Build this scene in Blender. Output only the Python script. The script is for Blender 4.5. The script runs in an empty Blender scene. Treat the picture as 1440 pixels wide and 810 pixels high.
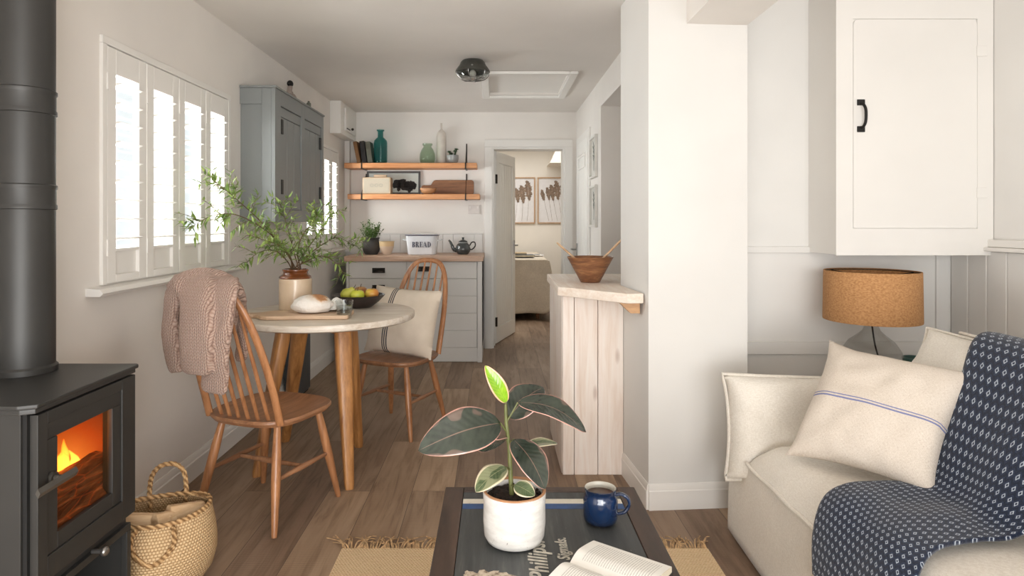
import bpy, bmesh, math, random
from mathutils import Vector, Matrix, noise as mnoise

SC = bpy.context.scene
COL = SC.collection
PI = math.pi
H = 1.2          # eye height of the photograph, metres
F = 900.0        # focal length in pixels of the 1440 px wide frame


def W(px, py, y):
    """world point seen at pixel (px, py) that stands y metres in front of the lens"""
    return Vector(((px - 697) * y / F, y, H - (py - 312) * y / F))


def lin(c):
    out = []
    for v in c[:3]:
        v = v / 255.0
        out.append(v / 12.92 if v <= 0.04045 else ((v + 0.055) / 1.055) ** 2.4)
    return (out[0], out[1], out[2], 1.0)


# ------------------------------------------------------------------ materials
class NT:
    def __init__(self, name):
        self.m = bpy.data.materials.new(name)
        self.m.use_nodes = True
        self.t = self.m.node_tree
        self.b = self.t.nodes['Principled BSDF']

    def n(self, typ, **kw):
        nd = self.t.nodes.new(typ)
        for k, v in kw.items():
            setattr(nd, k, v)
        return nd

    def l(self, a, b):
        self.t.links.new(a, b)

    def set(self, **kw):
        for k, v in kw.items():
            self.b.inputs[k.replace('_', ' ')].default_value = v

    def coord(self, out='Object', scale=(1, 1, 1), rot=(0, 0, 0)):
        tc = self.n('ShaderNodeTexCoord')
        mp = self.n('ShaderNodeMapping')
        mp.inputs['Scale'].default_value = scale
        mp.inputs['Rotation'].default_value = rot
        self.l(tc.outputs[out], mp.inputs['Vector'])
        return mp.outputs['Vector']

    def noise(self, vec, scale=5, detail=4, rough=0.5, dist=0.0):
        nd = self.n('ShaderNodeTexNoise')
        nd.inputs['Scale'].default_value = scale
        nd.inputs['Detail'].default_value = detail
        nd.inputs['Roughness'].default_value = rough
        nd.inputs['Distortion'].default_value = dist
        self.l(vec, nd.inputs['Vector'])
        return nd.outputs['Fac']

    def wave(self, vec, scale=5, dist=0.0, direction='X', profile='SIN', detail=2, dscale=1.0):
        nd = self.n('ShaderNodeTexWave', wave_type='BANDS', bands_direction=direction, wave_profile=profile)
        nd.inputs['Scale'].default_value = scale
        nd.inputs['Distortion'].default_value = dist
        nd.inputs['Detail'].default_value = detail
        nd.inputs['Detail Scale'].default_value = dscale
        self.l(vec, nd.inputs['Vector'])
        return nd.outputs['Fac']

    def ramp(self, fac, stops, interp='LINEAR'):
        nd = self.n('ShaderNodeValToRGB')
        cr = nd.color_ramp
        cr.interpolation = interp
        while len(cr.elements) > 1:
            cr.elements.remove(cr.elements[-1])
        cr.elements[0].position = stops[0][0]
        cr.elements[0].color = lin(stops[0][1])
        for p, c in stops[1:]:
            e = cr.elements.new(p)
            e.color = lin(c)
        self.l(fac, nd.inputs['Fac'])
        return nd.outputs['Color']

    def math(self, op, a, b=None, c=None):
        nd = self.n('ShaderNodeMath', operation=op)
        for i, v in enumerate((a, b, c)):
            if v is None:
                continue
            if isinstance(v, (int, float)):
                nd.inputs[i].default_value = v
            else:
                self.l(v, nd.inputs[i])
        return nd.outputs[0]

    def mix(self, fac, a, b, blend='MIX'):
        nd = self.n('ShaderNodeMix', data_type='RGBA', blend_type=blend)
        for i, v in ((0, fac), (6, a), (7, b)):
            if isinstance(v, (int, float)):
                nd.inputs[i].default_value = v
            elif isinstance(v, tuple):
                nd.inputs[i].default_value = lin(v)
            else:
                self.l(v, nd.inputs[i])
        return nd.outputs[2]

    def sep(self, vec):
        nd = self.n('ShaderNodeSeparateXYZ')
        self.l(vec, nd.inputs[0])
        return nd.outputs[0], nd.outputs[1], nd.outputs[2]

    def color(self, c):
        self.l(c, self.b.inputs['Base Color'])

    def bump(self, h, strength=0.3, dist=0.01):
        nd = self.n('ShaderNodeBump')
        nd.inputs['Strength'].default_value = strength
        nd.inputs['Distance'].default_value = dist
        self.l(h, nd.inputs['Height'])
        self.l(nd.outputs['Normal'], self.b.inputs['Normal'])


def paint(name, c, rough=0.55, var=0.04, bump=0.04, bscale=60, spec=0.3):
    t = NT(name)
    v = t.coord()
    c2 = tuple(x * (1 - var) for x in c)
    t.color(t.ramp(t.noise(v, 1.7, 3), [(0.3, c2), (0.7, c)]))
    t.set(Roughness=rough)
    t.b.inputs['Specular IOR Level'].default_value = spec
    if bump:
        t.bump(t.noise(v, bscale, 3), bump, 0.004)
    return t.m


def plain(name, c, rough=0.5, metal=0.0, var=0.06, scale=20, spec=0.5, coat=0.0):
    t = NT(name)
    v = t.coord()
    c2 = tuple(x * (1 - var) for x in c)
    t.color(t.ramp(t.noise(v, scale, 4), [(0.3, c2), (0.7, c)]))
    t.set(Roughness=rough, Metallic=metal)
    t.b.inputs['Specular IOR Level'].default_value = spec
    t.b.inputs['Coat Weight'].default_value = coat
    return t.m


def wood(name, dark, light, grain=(3, 60, 60), rough=0.5, bump=0.08, fig=1.0, coat=0.0, mid=None):
    """grain: texture scale per axis, small along the grain"""
    t = NT(name)
    v = t.coord(scale=grain)
    a = t.noise(v, 1.0, 6, 0.6, 0.6 * fig)
    v2 = t.coord(scale=tuple(g * 4 for g in grain))
    b = t.noise(v2, 1.0, 3, 0.6)
    f = t.math('ADD', t.math('MULTIPLY', a, 0.75), t.math('MULTIPLY', b, 0.25))
    stops = [(0.33, dark), (0.66, light)]
    if mid:
        stops = [(0.3, dark), (0.5, mid), (0.7, light)]
    t.color(t.ramp(f, stops))
    t.set(Roughness=rough)
    t.b.inputs['Coat Weight'].default_value = coat
    t.bump(b, bump, 0.003)
    return t.m


def fabric(name, c, var=0.1, weave=260, strength=0.25, rough=0.9, slub=None):
    t = NT(name)
    v = t.coord()
    n1 = t.noise(v, 6, 4)
    c2 = tuple(x * (1 - var) for x in c)
    col = t.ramp(n1, [(0.3, c2), (0.7, c)])
    va = t.coord(scale=(1, 1, 5))
    vb = t.coord(scale=(5, 5, 1))
    na = t.noise(va, weave * 0.35, 2)
    nb = t.noise(vb, weave * 0.35, 2)
    wv = t.math('MULTIPLY', na, nb)
    dk = t.ramp(wv, [(0.1, (228, 224, 218)), (0.36, (255, 255, 255))])
    t.color(t.mix(0.75, col, dk, 'MULTIPLY'))
    t.set(Roughness=rough)
    t.b.inputs['Specular IOR Level'].default_value = 0.15
    t.b.inputs['Sheen Weight'].default_value = 0.15
    t.bump(wv, strength, 0.004)
    return t.m


def glass(name, c=(255, 255, 255), rough=0.0, ior=1.45, mixt=0.0):
    t = NT(name)
    v = t.coord()
    c2 = tuple(x * 0.97 for x in c)
    t.color(t.ramp(t.noise(v, 3, 2), [(0.3, c2), (0.7, c)]))
    t.set(Roughness=rough, IOR=ior)
    t.b.inputs['Transmission Weight'].default_value = 1.0
    return t.m


def pane(name, tint=(250, 252, 252), edge=0.0, blend=0.5):
    t = NT(name)
    tr = t.n('ShaderNodeBsdfTransparent')
    v = t.coord()
    t.l(t.ramp(t.noise(v, 2, 2), [(0.3, tuple(c * .98 for c in tint)), (0.7, tint)]), tr.inputs['Color'])
    gl = t.n('ShaderNodeBsdfGlossy')
    gl.inputs['Roughness'].default_value = 0.02
    fr = t.n('ShaderNodeLayerWeight')
    fr.inputs['Blend'].default_value = blend
    mxr = t.math('ADD', t.math('MULTIPLY', t.math('POWER', fr.outputs['Facing'], 3.0), edge), 0.04)
    mx = t.n('ShaderNodeMixShader')
    t.l(mxr, mx.inputs[0])
    t.l(tr.outputs[0], mx.inputs[1])
    t.l(gl.outputs[0], mx.inputs[2])
    out = [n for n in t.t.nodes if n.type == 'OUTPUT_MATERIAL'][0]
    t.l(mx.outputs[0], out.inputs['Surface'])
    return t.m


# ------------------------------------------------------------------ geometry
def box(bm, x0, x1, y0, y1, z0, z1, bev=0.0, seg=2, mat=None):
    g = bmesh.new()
    bmesh.ops.create_cube(g, size=1)
    for v in g.verts:
        v.co = Vector((x0 + (v.co.x + .5) * (x1 - x0), y0 + (v.co.y + .5) * (y1 - y0), z0 + (v.co.z + .5) * (z1 - z0)))
    if bev > 0:
        bmesh.ops.bevel(g, geom=g.edges[:], offset=bev, segments=seg, affect='EDGES', profile=0.5)
    if mat is not None:
        bmesh.ops.transform(g, matrix=mat, verts=g.verts)
    join(bm, g)
    return bm


def frame4(bm, u0, u1, v0, v1, fw, d0, d1, axis='y', bev=0.0, bottom=True):
    """picture-frame of four butted bars around the opening u0..u1, v0..v1; axis is the depth axis"""
    vb = v0 - fw if bottom else v0
    for (a, c, e, f) in ((u0 - fw, u0, vb, v1), (u1, u1 + fw, vb, v1), (u0 - fw, u1 + fw, v1, v1 + fw)) + (((u0, u1, v0 - fw, v0),) if bottom else ()):
        if axis == 'y':
            box(bm, a, c, d0, d1, e, f, bev)
        elif axis == 'x':
            box(bm, d0, d1, a, c, e, f, bev)
        else:
            box(bm, a, c, e, f, d0, d1, bev)
    return bm


def join(bm, g):
    vm = {}
    for v in g.verts:
        vm[v] = bm.verts.new(v.co)
    uvs = g.loops.layers.uv.active
    uvd = None
    if uvs:
        uvd = bm.loops.layers.uv.active or bm.loops.layers.uv.new('UVMap')
    for f in g.faces:
        try:
            nf = bm.faces.new([vm[v] for v in f.verts])
        except ValueError:
            continue
        if uvs:
            for a, b in zip(f.loops, nf.loops):
                b[uvd].uv = a[uvs].uv
    g.free()


def ring(c, a, b, n, power=2.0):
    out = []
    for i in range(n):
        t = 2 * PI * i / n
        ct, st = math.cos(t), math.sin(t)
        e = 2.0 / power
        x = math.copysign(abs(ct) ** e, ct)
        y = math.copysign(abs(st) ** e, st)
        out.append(Vector(c) + Vector(a) * x + Vector(b) * y)
    return out


def loft(bm, rings, cap0=True, cap1=True, closed=False):
    rs = [[bm.verts.new(p) for p in r] for r in rings]
    n = len(rs[0])
    m = len(rs)
    for i in range(m if closed else m - 1):
        a, b = rs[i], rs[(i + 1) % m]
        for j in range(n):
            bm.faces.new((a[j], a[(j + 1) % n], b[(j + 1) % n], b[j]))
    if not closed:
        if cap0:
            bm.faces.new(list(reversed(rs[0])))
        if cap1:
            bm.faces.new(rs[-1])
    return bm


def frames(pts, up=None):
    pts = [Vector(p) for p in pts]
    n = len(pts)
    out = []
    prev = None
    for i in range(n):
        t = (pts[min(i + 1, n - 1)] - pts[max(i - 1, 0)])
        if t.length < 1e-9:
            t = Vector((0, 0, 1))
        t.normalize()
        if prev is None:
            u = Vector(up) if up else (Vector((0, 0, 1)) if abs(t.z) < 0.9 else Vector((1, 0, 0)))
        else:
            u = prev
        a = u - t * u.dot(t)
        if a.length < 1e-6:
            a = t.orthogonal()
        a.normalize()
        prev = a
        out.append((pts[i], a, t.cross(a).normalized()))
    return out


def tube(bm, pts, r, n=8, up=None, flat=1.0, closed=False):
    fr = frames(pts, up)
    rs = r if isinstance(r, (list, tuple)) else [r] * len(fr)
    loft(bm, [ring(p, a * rr, b * rr * flat, n) for (p, a, b), rr in zip(fr, rs)], closed=closed)
    return bm


def spline(pts, k=6):
    pts = [Vector(p) for p in pts]
    out = []
    n = len(pts)
    for i in range(n - 1):
        p0, p1, p2, p3 = pts[max(i - 1, 0)], pts[i], pts[i + 1], pts[min(i + 2, n - 1)]
        for s in range(k):
            t = s / k
            out.append(0.5 * ((2 * p1) + (p2 - p0) * t + (2 * p0 - 5 * p1 + 4 * p2 - p3) * t * t + (3 * p1 - p0 - 3 * p2 + p3) * t ** 3))
    out.append(pts[-1])
    return out


def lathe(bm, prof, n=32, c=(0, 0, 0), sx=1.0, sy=1.0):
    """prof: (radius, z); radius 0 closes with a pole"""
    c = Vector(c)
    rows = []
    for r, z in prof:
        if r <= 1e-6:
            rows.append([bm.verts.new(c + Vector((0, 0, z)))])
        else:
            rows.append([bm.verts.new(c + Vector((r * sx * math.cos(2 * PI * i / n), r * sy * math.sin(2 * PI * i / n), z))) for i in range(n)])
    for a, b in zip(rows, rows[1:]):
        for i in range(n):
            j = (i + 1) % n
            if len(a) == 1 and len(b) == 1:
                continue
            if len(a) == 1:
                bm.faces.new((a[0], b[j], b[i]))
            elif len(b) == 1:
                bm.faces.new((a[i], a[j], b[0]))
            else:
                bm.faces.new((a[i], a[j], b[j], b[i]))
    return bm


def prism(bm, poly, d0, d1, axis='z', bev=0.0):
    """poly of 2D points extruded along an axis between d0 and d1"""
    g = bmesh.new()

    def co(p, d):
        if axis == 'z':
            return Vector((p[0], p[1], d))
        if axis == 'y':
            return Vector((p[0], d, p[1]))
        return Vector((d, p[0], p[1]))
    a = [g.verts.new(co(p, d0)) for p in poly]
    b = [g.verts.new(co(p, d1)) for p in poly]
    n = len(poly)
    g.faces.new(a)
    g.faces.new(list(reversed(b)))
    for i in range(n):
        g.faces.new((a[i], b[i], b[(i + 1) % n], a[(i + 1) % n]))
    bmesh.ops.recalc_face_normals(g, faces=g.faces)
    if bev:
        bmesh.ops.bevel(g, geom=g.edges[:], offset=bev, segments=2, affect='EDGES', profile=0.5)
    join(bm, g)
    return bm


def grid(bm, nu, nv, fn, uvs=(1, 1), closed_u=False):
    uv = bm.loops.layers.uv.active or bm.loops.layers.uv.new('UVMap')
    vs = [[bm.verts.new(fn(i / nu, j / nv)) for i in range(nu + 1)] for j in range(nv + 1)]
    for j in range(nv):
        for i in range(nu):
            f = bm.faces.new((vs[j][i], vs[j][i + 1], vs[j + 1][i + 1], vs[j + 1][i]))
            for lp, (a, b) in zip(f.loops, ((i, j), (i + 1, j), (i + 1, j + 1), (i, j + 1))):
                lp[uv].uv = (a / nu * uvs[0], b / nv * uvs[1])
    return bm


def pillow(bm, w, h, t, n=20, pinch=0.06, seed=0, wrinkle=0.006, flange=0.0, px=0.55):
    """cushion in the local XZ plane, thickness along Y, centred"""
    rnd = Vector((seed * 7.3, seed * 3.1, seed * 1.7))
    for side in (-1, 1):
        def fn(u, v, side=side):
            a, b = 2 * u - 1, 2 * v - 1
            x = a * w / 2 * (1 - pinch * (1 - abs(b) ** 2) * abs(a) ** 3 * 1.0)
            z = b * h / 2 * (1 - pinch * (1 - abs(a) ** 2) * abs(b) ** 3 * 1.0)
            k = max(0.0, (1 - abs(a) ** 2.6)) ** px * max(0.0, (1 - abs(b) ** 2.6)) ** px
            y = side * t / 2 * k
            q = Vector((x * 9, z * 9, side * 2.0)) + rnd
            if 0 < u < 1 and 0 < v < 1:
                y += side * wrinkle * mnoise.noise(q) + side * wrinkle * .6 * mnoise.noise(q * 2.3)
            else:
                y += wrinkle * 1.2 * mnoise.noise(Vector((x * 9, z * 9, 5.5)) + rnd)
            return Vector((x, y, z))
        g = bmesh.new()
        grid(g, n, n, fn)
        if side == 1:
            bmesh.ops.reverse_faces(g, faces=g.faces[:])
        join(bm, g)
    bmesh.ops.remove_doubles(bm, verts=bm.verts[:], dist=0.0004)
    return bm


def blob(bm, c, sx, sy, sz, n=20, m=12, fn=None):
    rows = []
    for j in range(m + 1):
        ph = -PI / 2 + PI * j / m
        if j in (0, m):
            p = Vector((0, 0, math.sin(ph)))
            rows.append([p])
        else:
            rows.append([Vector((math.cos(ph) * math.cos(2 * PI * i / n), math.cos(ph) * math.sin(2 * PI * i / n), math.sin(ph))) for i in range(n)])
    vs = []
    for r in rows:
        o = []
        for p in r:
            k = fn(p) if fn else 1.0
            o.append(bm.verts.new(Vector(c) + Vector((p.x * sx * k, p.y * sy * k, p.z * sz * k))))
        vs.append(o)
    for a, b in zip(vs, vs[1:]):
        for i in range(n):
            j = (i + 1) % n
            if len(a) == 1:
                bm.faces.new((a[0], b[j], b[i]))
            elif len(b) == 1:
                bm.faces.new((a[i], a[j], b[0]))
            else:
                bm.faces.new((a[i], a[j], b[j], b[i]))
    return bm


def leaf(bm, base, tip, normal, width, bend=0.0, fold=0.15, n=10, m=6, droop=0.0, shape=(0.45, 0.9), wav=0.0):
    """a leaf blade between two points; bend lifts the middle along the normal"""
    base, tip = Vector(base), Vector(tip)
    d = tip - base
    L = d.length
    t = d.normalized()
    nn = Vector(normal)
    nn = (nn - t * nn.dot(t)).normalized()
    s = t.cross(nn)

    def fn(u, v):
        a = 2 * u - 1
        p = base + d * v + nn * (bend * math.sin(PI * v)) - Vector((0, 0, droop * v * v))
        wv = (math.sin(PI * v ** shape[0]) ** shape[1]) if 0 < v < 1 else 0.0
        hw = width / 2 * max(wv, 0.015)
        return p + s * (a * hw) + nn * (fold * hw * (abs(a) ** 1.5) + wav * math.sin(v * 14 + (2 if a > 0 else 0)) * abs(a) * hw)
    grid(bm, m, n, fn)
    return bm


def strokes(bm, polys, thick):
    for p in polys:
        prism(bm, p, 0, thick, 'z')


# ------------------------------------------------------------------ objects
def mesh(name, bm, mat, parent=None, smooth=35, world=False, loc=None, rot=None, sub=0, solid=0.0, recalc=True):
    if recalc:
        bmesh.ops.recalc_face_normals(bm, faces=bm.faces[:])
    if world and parent is not None:
        mi = parent['_m']
        M = Matrix([mi[0:4], mi[4:8], mi[8:12], mi[12:16]]).inverted()
        bmesh.ops.transform(bm, matrix=M, verts=bm.verts)
    if smooth:
        lim = math.radians(smooth)
        for f in bm.faces:
            f.smooth = True
        for e in bm.edges:
            if len(e.link_faces) == 2:
                e.smooth = e.calc_face_angle(0) < lim
    me = bpy.data.meshes.new(name)
    bm.to_mesh(me)
    bm.free()
    me.materials.append(mat)
    o = bpy.data.objects.new(name, me)
    COL.objects.link(o)
    if parent is not None:
        o.parent = parent
    if loc is not None:
        o.location = loc
    if rot is not None:
        o.rotation_euler = rot
    if solid:
        md = o.modifiers.new('solid', 'SOLIDIFY')
        md.thickness = solid
        md.offset = 0
    if smooth and smooth <= 40 and not solid:
        md = o.modifiers.new('wn', 'WEIGHTED_NORMAL')
        md.keep_sharp = True
    if sub:
        md = o.modifiers.new('sub', 'SUBSURF')
        md.levels = md.render_levels = sub
    return o


ROOTS = []


def tag(o, label, cat, group=None, kind=None):
    o['label'] = label
    o['category'] = cat
    if group:
        o['group'] = group
    if kind:
        o['kind'] = kind
    return o


def thing(name, label, cat, loc=(0, 0, 0), rotz=0.0, group=None):
    o = bpy.data.objects.new(name, None)
    o.empty_display_size = 0.05
    COL.objects.link(o)
    o.location = loc
    o.rotation_euler = (0, 0, rotz)
    M = Matrix.Translation(Vector(loc)) @ Matrix.Rotation(rotz, 4, 'Z')
    o['_m'] = [x for row in M for x in row]
    ROOTS.append(o)
    return tag(o, label, cat, group)


def struct(name, bm, mat, parent=None, **kw):
    o = mesh(name, bm, mat, parent, **kw)
    if parent is None:
        o['kind'] = 'structure'
    return o


def copy_tree(o, loc, rotz, label, parent=None):
    c = o.copy()
    COL.objects.link(c)
    if parent is not None:
        c.parent = parent
    else:
        c.location = loc
        c.rotation_euler = (0, 0, rotz)
        c['label'] = label
    for ch in list(o.children):
        copy_tree(ch, None, None, None, c)
    return c


def B():
    return bmesh.new()
# ------------------------------------------------------------------ shared materials
WALL = paint('white_wall_paint', (233, 228, 222))
CEIL = paint('ceiling_paint', (228, 223, 217))
TRIMW = paint('white_gloss_paint', (232, 229, 224), rough=0.35, var=0.02, bump=0.0)
SHUT = paint('shutter_paint', (234, 231, 226), rough=0.4, var=0.02, bump=0.0)
CREAMW = paint('cream_cupboard_paint', (232, 229, 224), rough=0.45, var=0.03, bump=0.03)
BLUEGREY = paint('slate_blue_paint', (132, 135, 134), rough=0.4, var=0.05, bump=0.02)
DARKGREY = paint('dark_slate_paint', (74, 78, 82), rough=0.4, var=0.06, bump=0.02)
BLACKIRON = plain('black_iron', (34, 31, 29), rough=0.5, metal=0.4, var=0.3)
BRONZE = plain('dark_bronze', (52, 46, 41), rough=0.4, metal=0.7, var=0.3)
CHROME = plain('brushed_steel', (150, 148, 145), rough=0.3, metal=0.9)
CLEAR = glass('clear_glass', (250, 252, 252))
PANE = pane('window_glass')


def floor_mat():
    t = NT('grey_brown_oak_planks')
    tc = t.n('ShaderNodeTexCoord')
    x, y, z = t.sep(tc.outputs['Object'])
    cb = t.n('ShaderNodeCombineXYZ')
    t.l(y, cb.inputs[0])
    t.l(x, cb.inputs[1])
    br = t.n('ShaderNodeTexBrick')
    br.offset = 0.37
    br.offset_frequency = 2
    t.l(cb.outputs[0], br.inputs['Vector'])
    for k, v in (('Scale', 1.0), ('Mortar Size', 0.0012), ('Mortar Smooth', 0.3), ('Bias', 0.0), ('Brick Width', 1.75), ('Row Height', 0.186)):
        br.inputs[k].default_value = v
    br.inputs['Color1'].default_value = (0, 0, 0, 1)
    br.inputs['Color2'].default_value = (1, 1, 1, 1)
    br.inputs['Mortar'].default_value = (0.5, 0.5, 0.5, 1)
    pl = t.ramp(br.outputs['Color'], [(0.0, (154, 133, 116)), (0.35, (166, 145, 126)), (0.6, (176, 154, 133)), (1.0, (192, 169, 145))])
    # grain drawn out along the boards, offset from board to board
    off = t.n('ShaderNodeVectorMath', operation='MULTIPLY_ADD')
    t.l(br.outputs['Color'], off.inputs[0])
    off.inputs[1].default_value = (7.1, 13.7, 3.3)
    t.l(tc.outputs['Object'], off.inputs[2])
    mp = t.n('ShaderNodeMapping')
    mp.inputs['Scale'].default_value = (26, 2.2, 1)
    t.l(off.outputs[0], mp.inputs['Vector'])
    g = t.noise(mp.outputs[0], 1.0, 7, 0.62, 0.9)
    gr = t.ramp(g, [(0.28, (176, 164, 150)), (0.5, (236, 230, 222)), (0.72, (255, 252, 246))])
    col = t.mix(0.85, pl, gr, 'MULTIPLY')
    mp2 = t.n('ShaderNodeMapping')
    mp2.inputs['Scale'].default_value = (3.5, 1.4, 1)
    t.l(off.outputs[0], mp2.inputs['Vector'])
    bl = t.ramp(t.noise(mp2.outputs[0], 1.0, 3), [(0.35, (205, 196, 190)), (0.65, (255, 255, 255))])
    col = t.mix(0.7, col, bl, 'MULTIPLY')
    # saw marks across some boards
    sw = t.wave(t.coord(scale=(1, 1, 1)), 26, 1.2, 'Y', detail=1, dscale=2.0)
    sm = t.math('MULTIPLY', t.ramp(t.noise(mp2.outputs[0], 0.8, 2), [(0.45, (0, 0, 0)), (0.6, (255, 255, 255))]), 0.22)
    swc = t.ramp(sw, [(0.2, (150, 140, 132)), (0.7, (255, 255, 255))])
    col = t.mix(sm, col, t.mix(1.0, col, swc, 'MULTIPLY'))
    fin = t.mix(br.outputs['Fac'], col, (84, 70, 60))
    t.color(fin)
    t.set(Roughness=0.52)
    t.b.inputs['Specular IOR Level'].default_value = 0.3
    h = t.math('SUBTRACT', t.math('MULTIPLY', g, 0.25), br.outputs['Fac'])
    t.bump(h, 0.25, 0.004)
    return t.m


FLOOR = floor_mat()

# ------------------------------------------------------------------ the shell
XL, XR, YB, ZC = -1.42, 0.765, 6.07, 2.24
Y0 = -2.6
struct('floor', box(B(), -1.75, 2.4, Y0, 9.9, -0.06, 0.0), FLOOR)
b = B()
# ceiling with a square cut for the loft hatch
hx0, hx1, hy0, hy1 = -0.05, 0.515, 4.46, 5.25
box(b, -1.75, hx0, Y0, 6.26, ZC, ZC + .1)
box(b, hx1, 2.4, Y0, 6.26, ZC, ZC + .1)
box(b, hx0, hx1, Y0, hy0, ZC, ZC + .1)
box(b, hx0, hx1, hy1, 6.26, ZC, ZC + .1)
struct('ceiling', b, CEIL)

WINS = ((2.30, 3.40, 0.975, 1.845), (4.70, 5.74, 0.975, 1.815))
b = B()
xa, xb = XL - .11, XL
ys = [Y0, WINS[0][0], WINS[0][1], WINS[1][0], WINS[1][1], YB]
for i in (0, 2, 4):
    box(b, xa, xb, ys[i], ys[i + 1], 0, ZC)
for w in WINS:
    box(b, xa, xb, w[0], w[1], 0, w[2])
    box(b, xa, xb, w[0], w[1], w[3], ZC)
struct('wall_left', b, WALL, smooth=0)

# back wall with the bedroom doorway
dx0, dx1, dz = -0.045, 0.668, 1.92
b = B()
box(b, XL - .22, dx0, YB, 6.26, 0, ZC)
box(b, dx1, 2.4, YB, 6.26, 0, ZC)
box(b, dx0, dx1, YB, 6.26, dz, ZC)
struct('wall_back', b, WALL, smooth=0)

# right wall of the kitchen, with the raised opening over the counter
b = B()
box(b, XR, 1.9, 4.65, YB, 0, ZC)
box(b, XR, 1.9, 3.08, 4.65, 2.04, ZC)
box(b, 1.75, 1.9, 3.02, 4.65, 0, 2.04)
struct('wall_right', b, WALL, smooth=0)

# pier beside the counter, a few degrees out of square
pa = math.radians(4.6)
pu, pv = Vector((math.cos(pa), math.sin(pa))), Vector((-math.sin(pa), math.cos(pa)))
p0 = Vector((0.637, 2.667))
q = [p0, p0 + pu * .427, p0 + pu * .427 + pv * .42, p0 + pv * .42]
PIERM = paint('white_pier_paint', (224, 222, 218))
struct('wall_pier', prism(B(), [tuple(p) for p in q], 0, ZC), PIERM, smooth=0)
# beam from the pier over the sofa
struct('trim_1', box(B(), 0.80, 1.06, Y0, 2.76, 2.03, ZC), WALL, smooth=0)

# alcove: panelled back wall and boarded right wall
AY = 2.98
b = B()
box(b, 0.9, 2.4, AY, AY + .04, 0, ZC)
PANEL = paint('white_panel_paint', (231, 229, 225))
struct('wall_alcove', b, PANEL, smooth=0)
b = B()
box(b, 1.04, 2.01, AY - .012, AY, 1.055, 1.085, .003)
box(b, 1.04, 2.13, AY - .014, AY, .585, .645, .003)
box(b, 1.04, 2.13, AY - .010, AY, .0, .12, .003)
box(b, 2.045, 2.06, AY - .011, AY, .645, 1.22)
struct('trim_2', b, PANEL)
struct('trim_3', box(B(), 2.056, 2.064, AY - .004, AY - .0005, .64, 1.07), DARKGREY, smooth=0)
RX = 2.13
b = B()
box(b, RX, RX + .15, Y0, AY + .05, 0, ZC)
struct('wall_side', b, PANEL, smooth=0)
b = B()
yy = AY - .004
while yy > 0.2:
    box(b, RX - .014, RX, yy - .107, yy, 0.0, 1.075, .004, 1)
    yy -= .109
struct('wall_boarding', b, PANEL)
b = B()
box(b, RX - .045, RX, 0.2, AY, 1.075, 1.092, .004)
box(b, RX - .028, RX, 0.2, AY, 1.092, 1.125, .006)
struct('trim_4', b, TRIMW)

# splashback boarding behind the kitchen worktop
b = B()
xx = -1.30
while xx < -0.13:
    box(b, xx, min(xx + .0985, -.125), YB - .012, YB, .87, 1.085, .003, 1)
    xx += .1
box(b, -1.30, -.125, YB - .018, YB, 1.085, 1.095, .002)
struct('wall_splashback', b, paint('splashback_paint', (226, 223, 219), rough=.4))
# boxed pipe in the back left corner
struct('trim_5', box(B(), -1.42, -1.372, YB - .06, YB, .92, 1.97, .004), WALL)


def skirting(name, pts, h=.115, th=.016):
    """profiled board along a polyline of floor points, room side to the right of travel"""
    b = B()
    for a, c in zip(pts, pts[1:]):
        a, c = Vector(a), Vector(c)
        d = (c - a).normalized()
        nrm = Vector((d.y, -d.x))
        prof = [(0, 0), (th, 0), (th, h * .72), (th * .75, h * .76), (th * .65, h * .9), (th * .3, h), (0, h)]
        rs = []
        for e, s in ((a, -1), (c, 1)):
            rs.append([Vector((e.x + nrm.x * p + d.x * 0, e.y + nrm.y * p, z)) for p, z in prof])
        loft(b, rs)
    return struct(name, b, TRIMW, smooth=25)


skirting('baseboard_left', [(XL, 0.4), (XL, YB)])
skirting('baseboard_pier', [tuple(q[3]), tuple(q[0]), tuple(q[1])], .108, .010)
skirting('baseboard_back', [(-.10, YB), (-.09, YB)])
skirting('baseboard_bedroom', [(-1.5, 9.7), (1.85, 9.7)])

# ------------------------------------------------------------------ bedroom beyond
BEDW = paint('bedroom_wall_paint', (238, 232, 222))
b = B()
box(b, -1.75, 1.95, 9.7, 9.85, 0, 2.4)
box(b, -1.75, -1.6, 6.26, 9.7, 0, 2.4)
box(b, 1.8, 1.95, 6.26, 9.7, 0, 2.4)
struct('wall_bedroom', b, BEDW, smooth=0)
struct('ceiling_bedroom', box(B(), -1.75, 1.95, 6.26, 9.85, 2.4, 2.5), BEDW, smooth=0)
# sloping soffit in the bedroom corner
b = B()
prism(b, [(0.94, 2.4), (0.775, 2.04), (1.8, 2.04), (1.8, 2.4)], 9.1, 9.7, 'y')
struct('trim_6', b, BEDW, smooth=0)

# ------------------------------------------------------------------ windows on the left
SKYGLASS = CLEAR
for k, w in enumerate(WINS):
    y0, y1, z0, z1 = w
    b = B()
    xo = XL - .11
    frame4(b, y0 + .03, y1 - .03, z0 + .04, z1 - .03, .03, xo, xo + .045, 'x', .004)
    box(b, xo, xo + .045, (y0 + y1) / 2 - .02, (y0 + y1) / 2 + .02, z0 + .04, z1 - .03, .004)
    wn = struct('window_%d' % (k + 1), b, TRIMW)
    g = mesh('window_pane', box(B(), xo + .028, xo + .032, y0 + .04, y1 - .04, z0 + .045, z1 - .045), PANE, wn, smooth=0)
    # shutter frame proud of the wall, and the nosed sill
    b = B()
    fr = .006
    frame4(b, y0 + .022, y1 - .022, z0 - .004, z1, fr + .022, XL - .02, XL + .012, 'x', .003, bottom=False)
    mesh('window_frame', b, SHUT, wn)
    b = B()
    prism(b, [(XL, z0 - .035), (XL + .05, z0 - .035), (XL + .062, z0 - .024), (XL + .05, z0 - .010), (XL - .02, z0 - .004), (XL - .02, z0 - .035)], y0 - .085, y1 + .085, 'y')
    mesh('window_sill', b, SHUT, wn)


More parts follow.
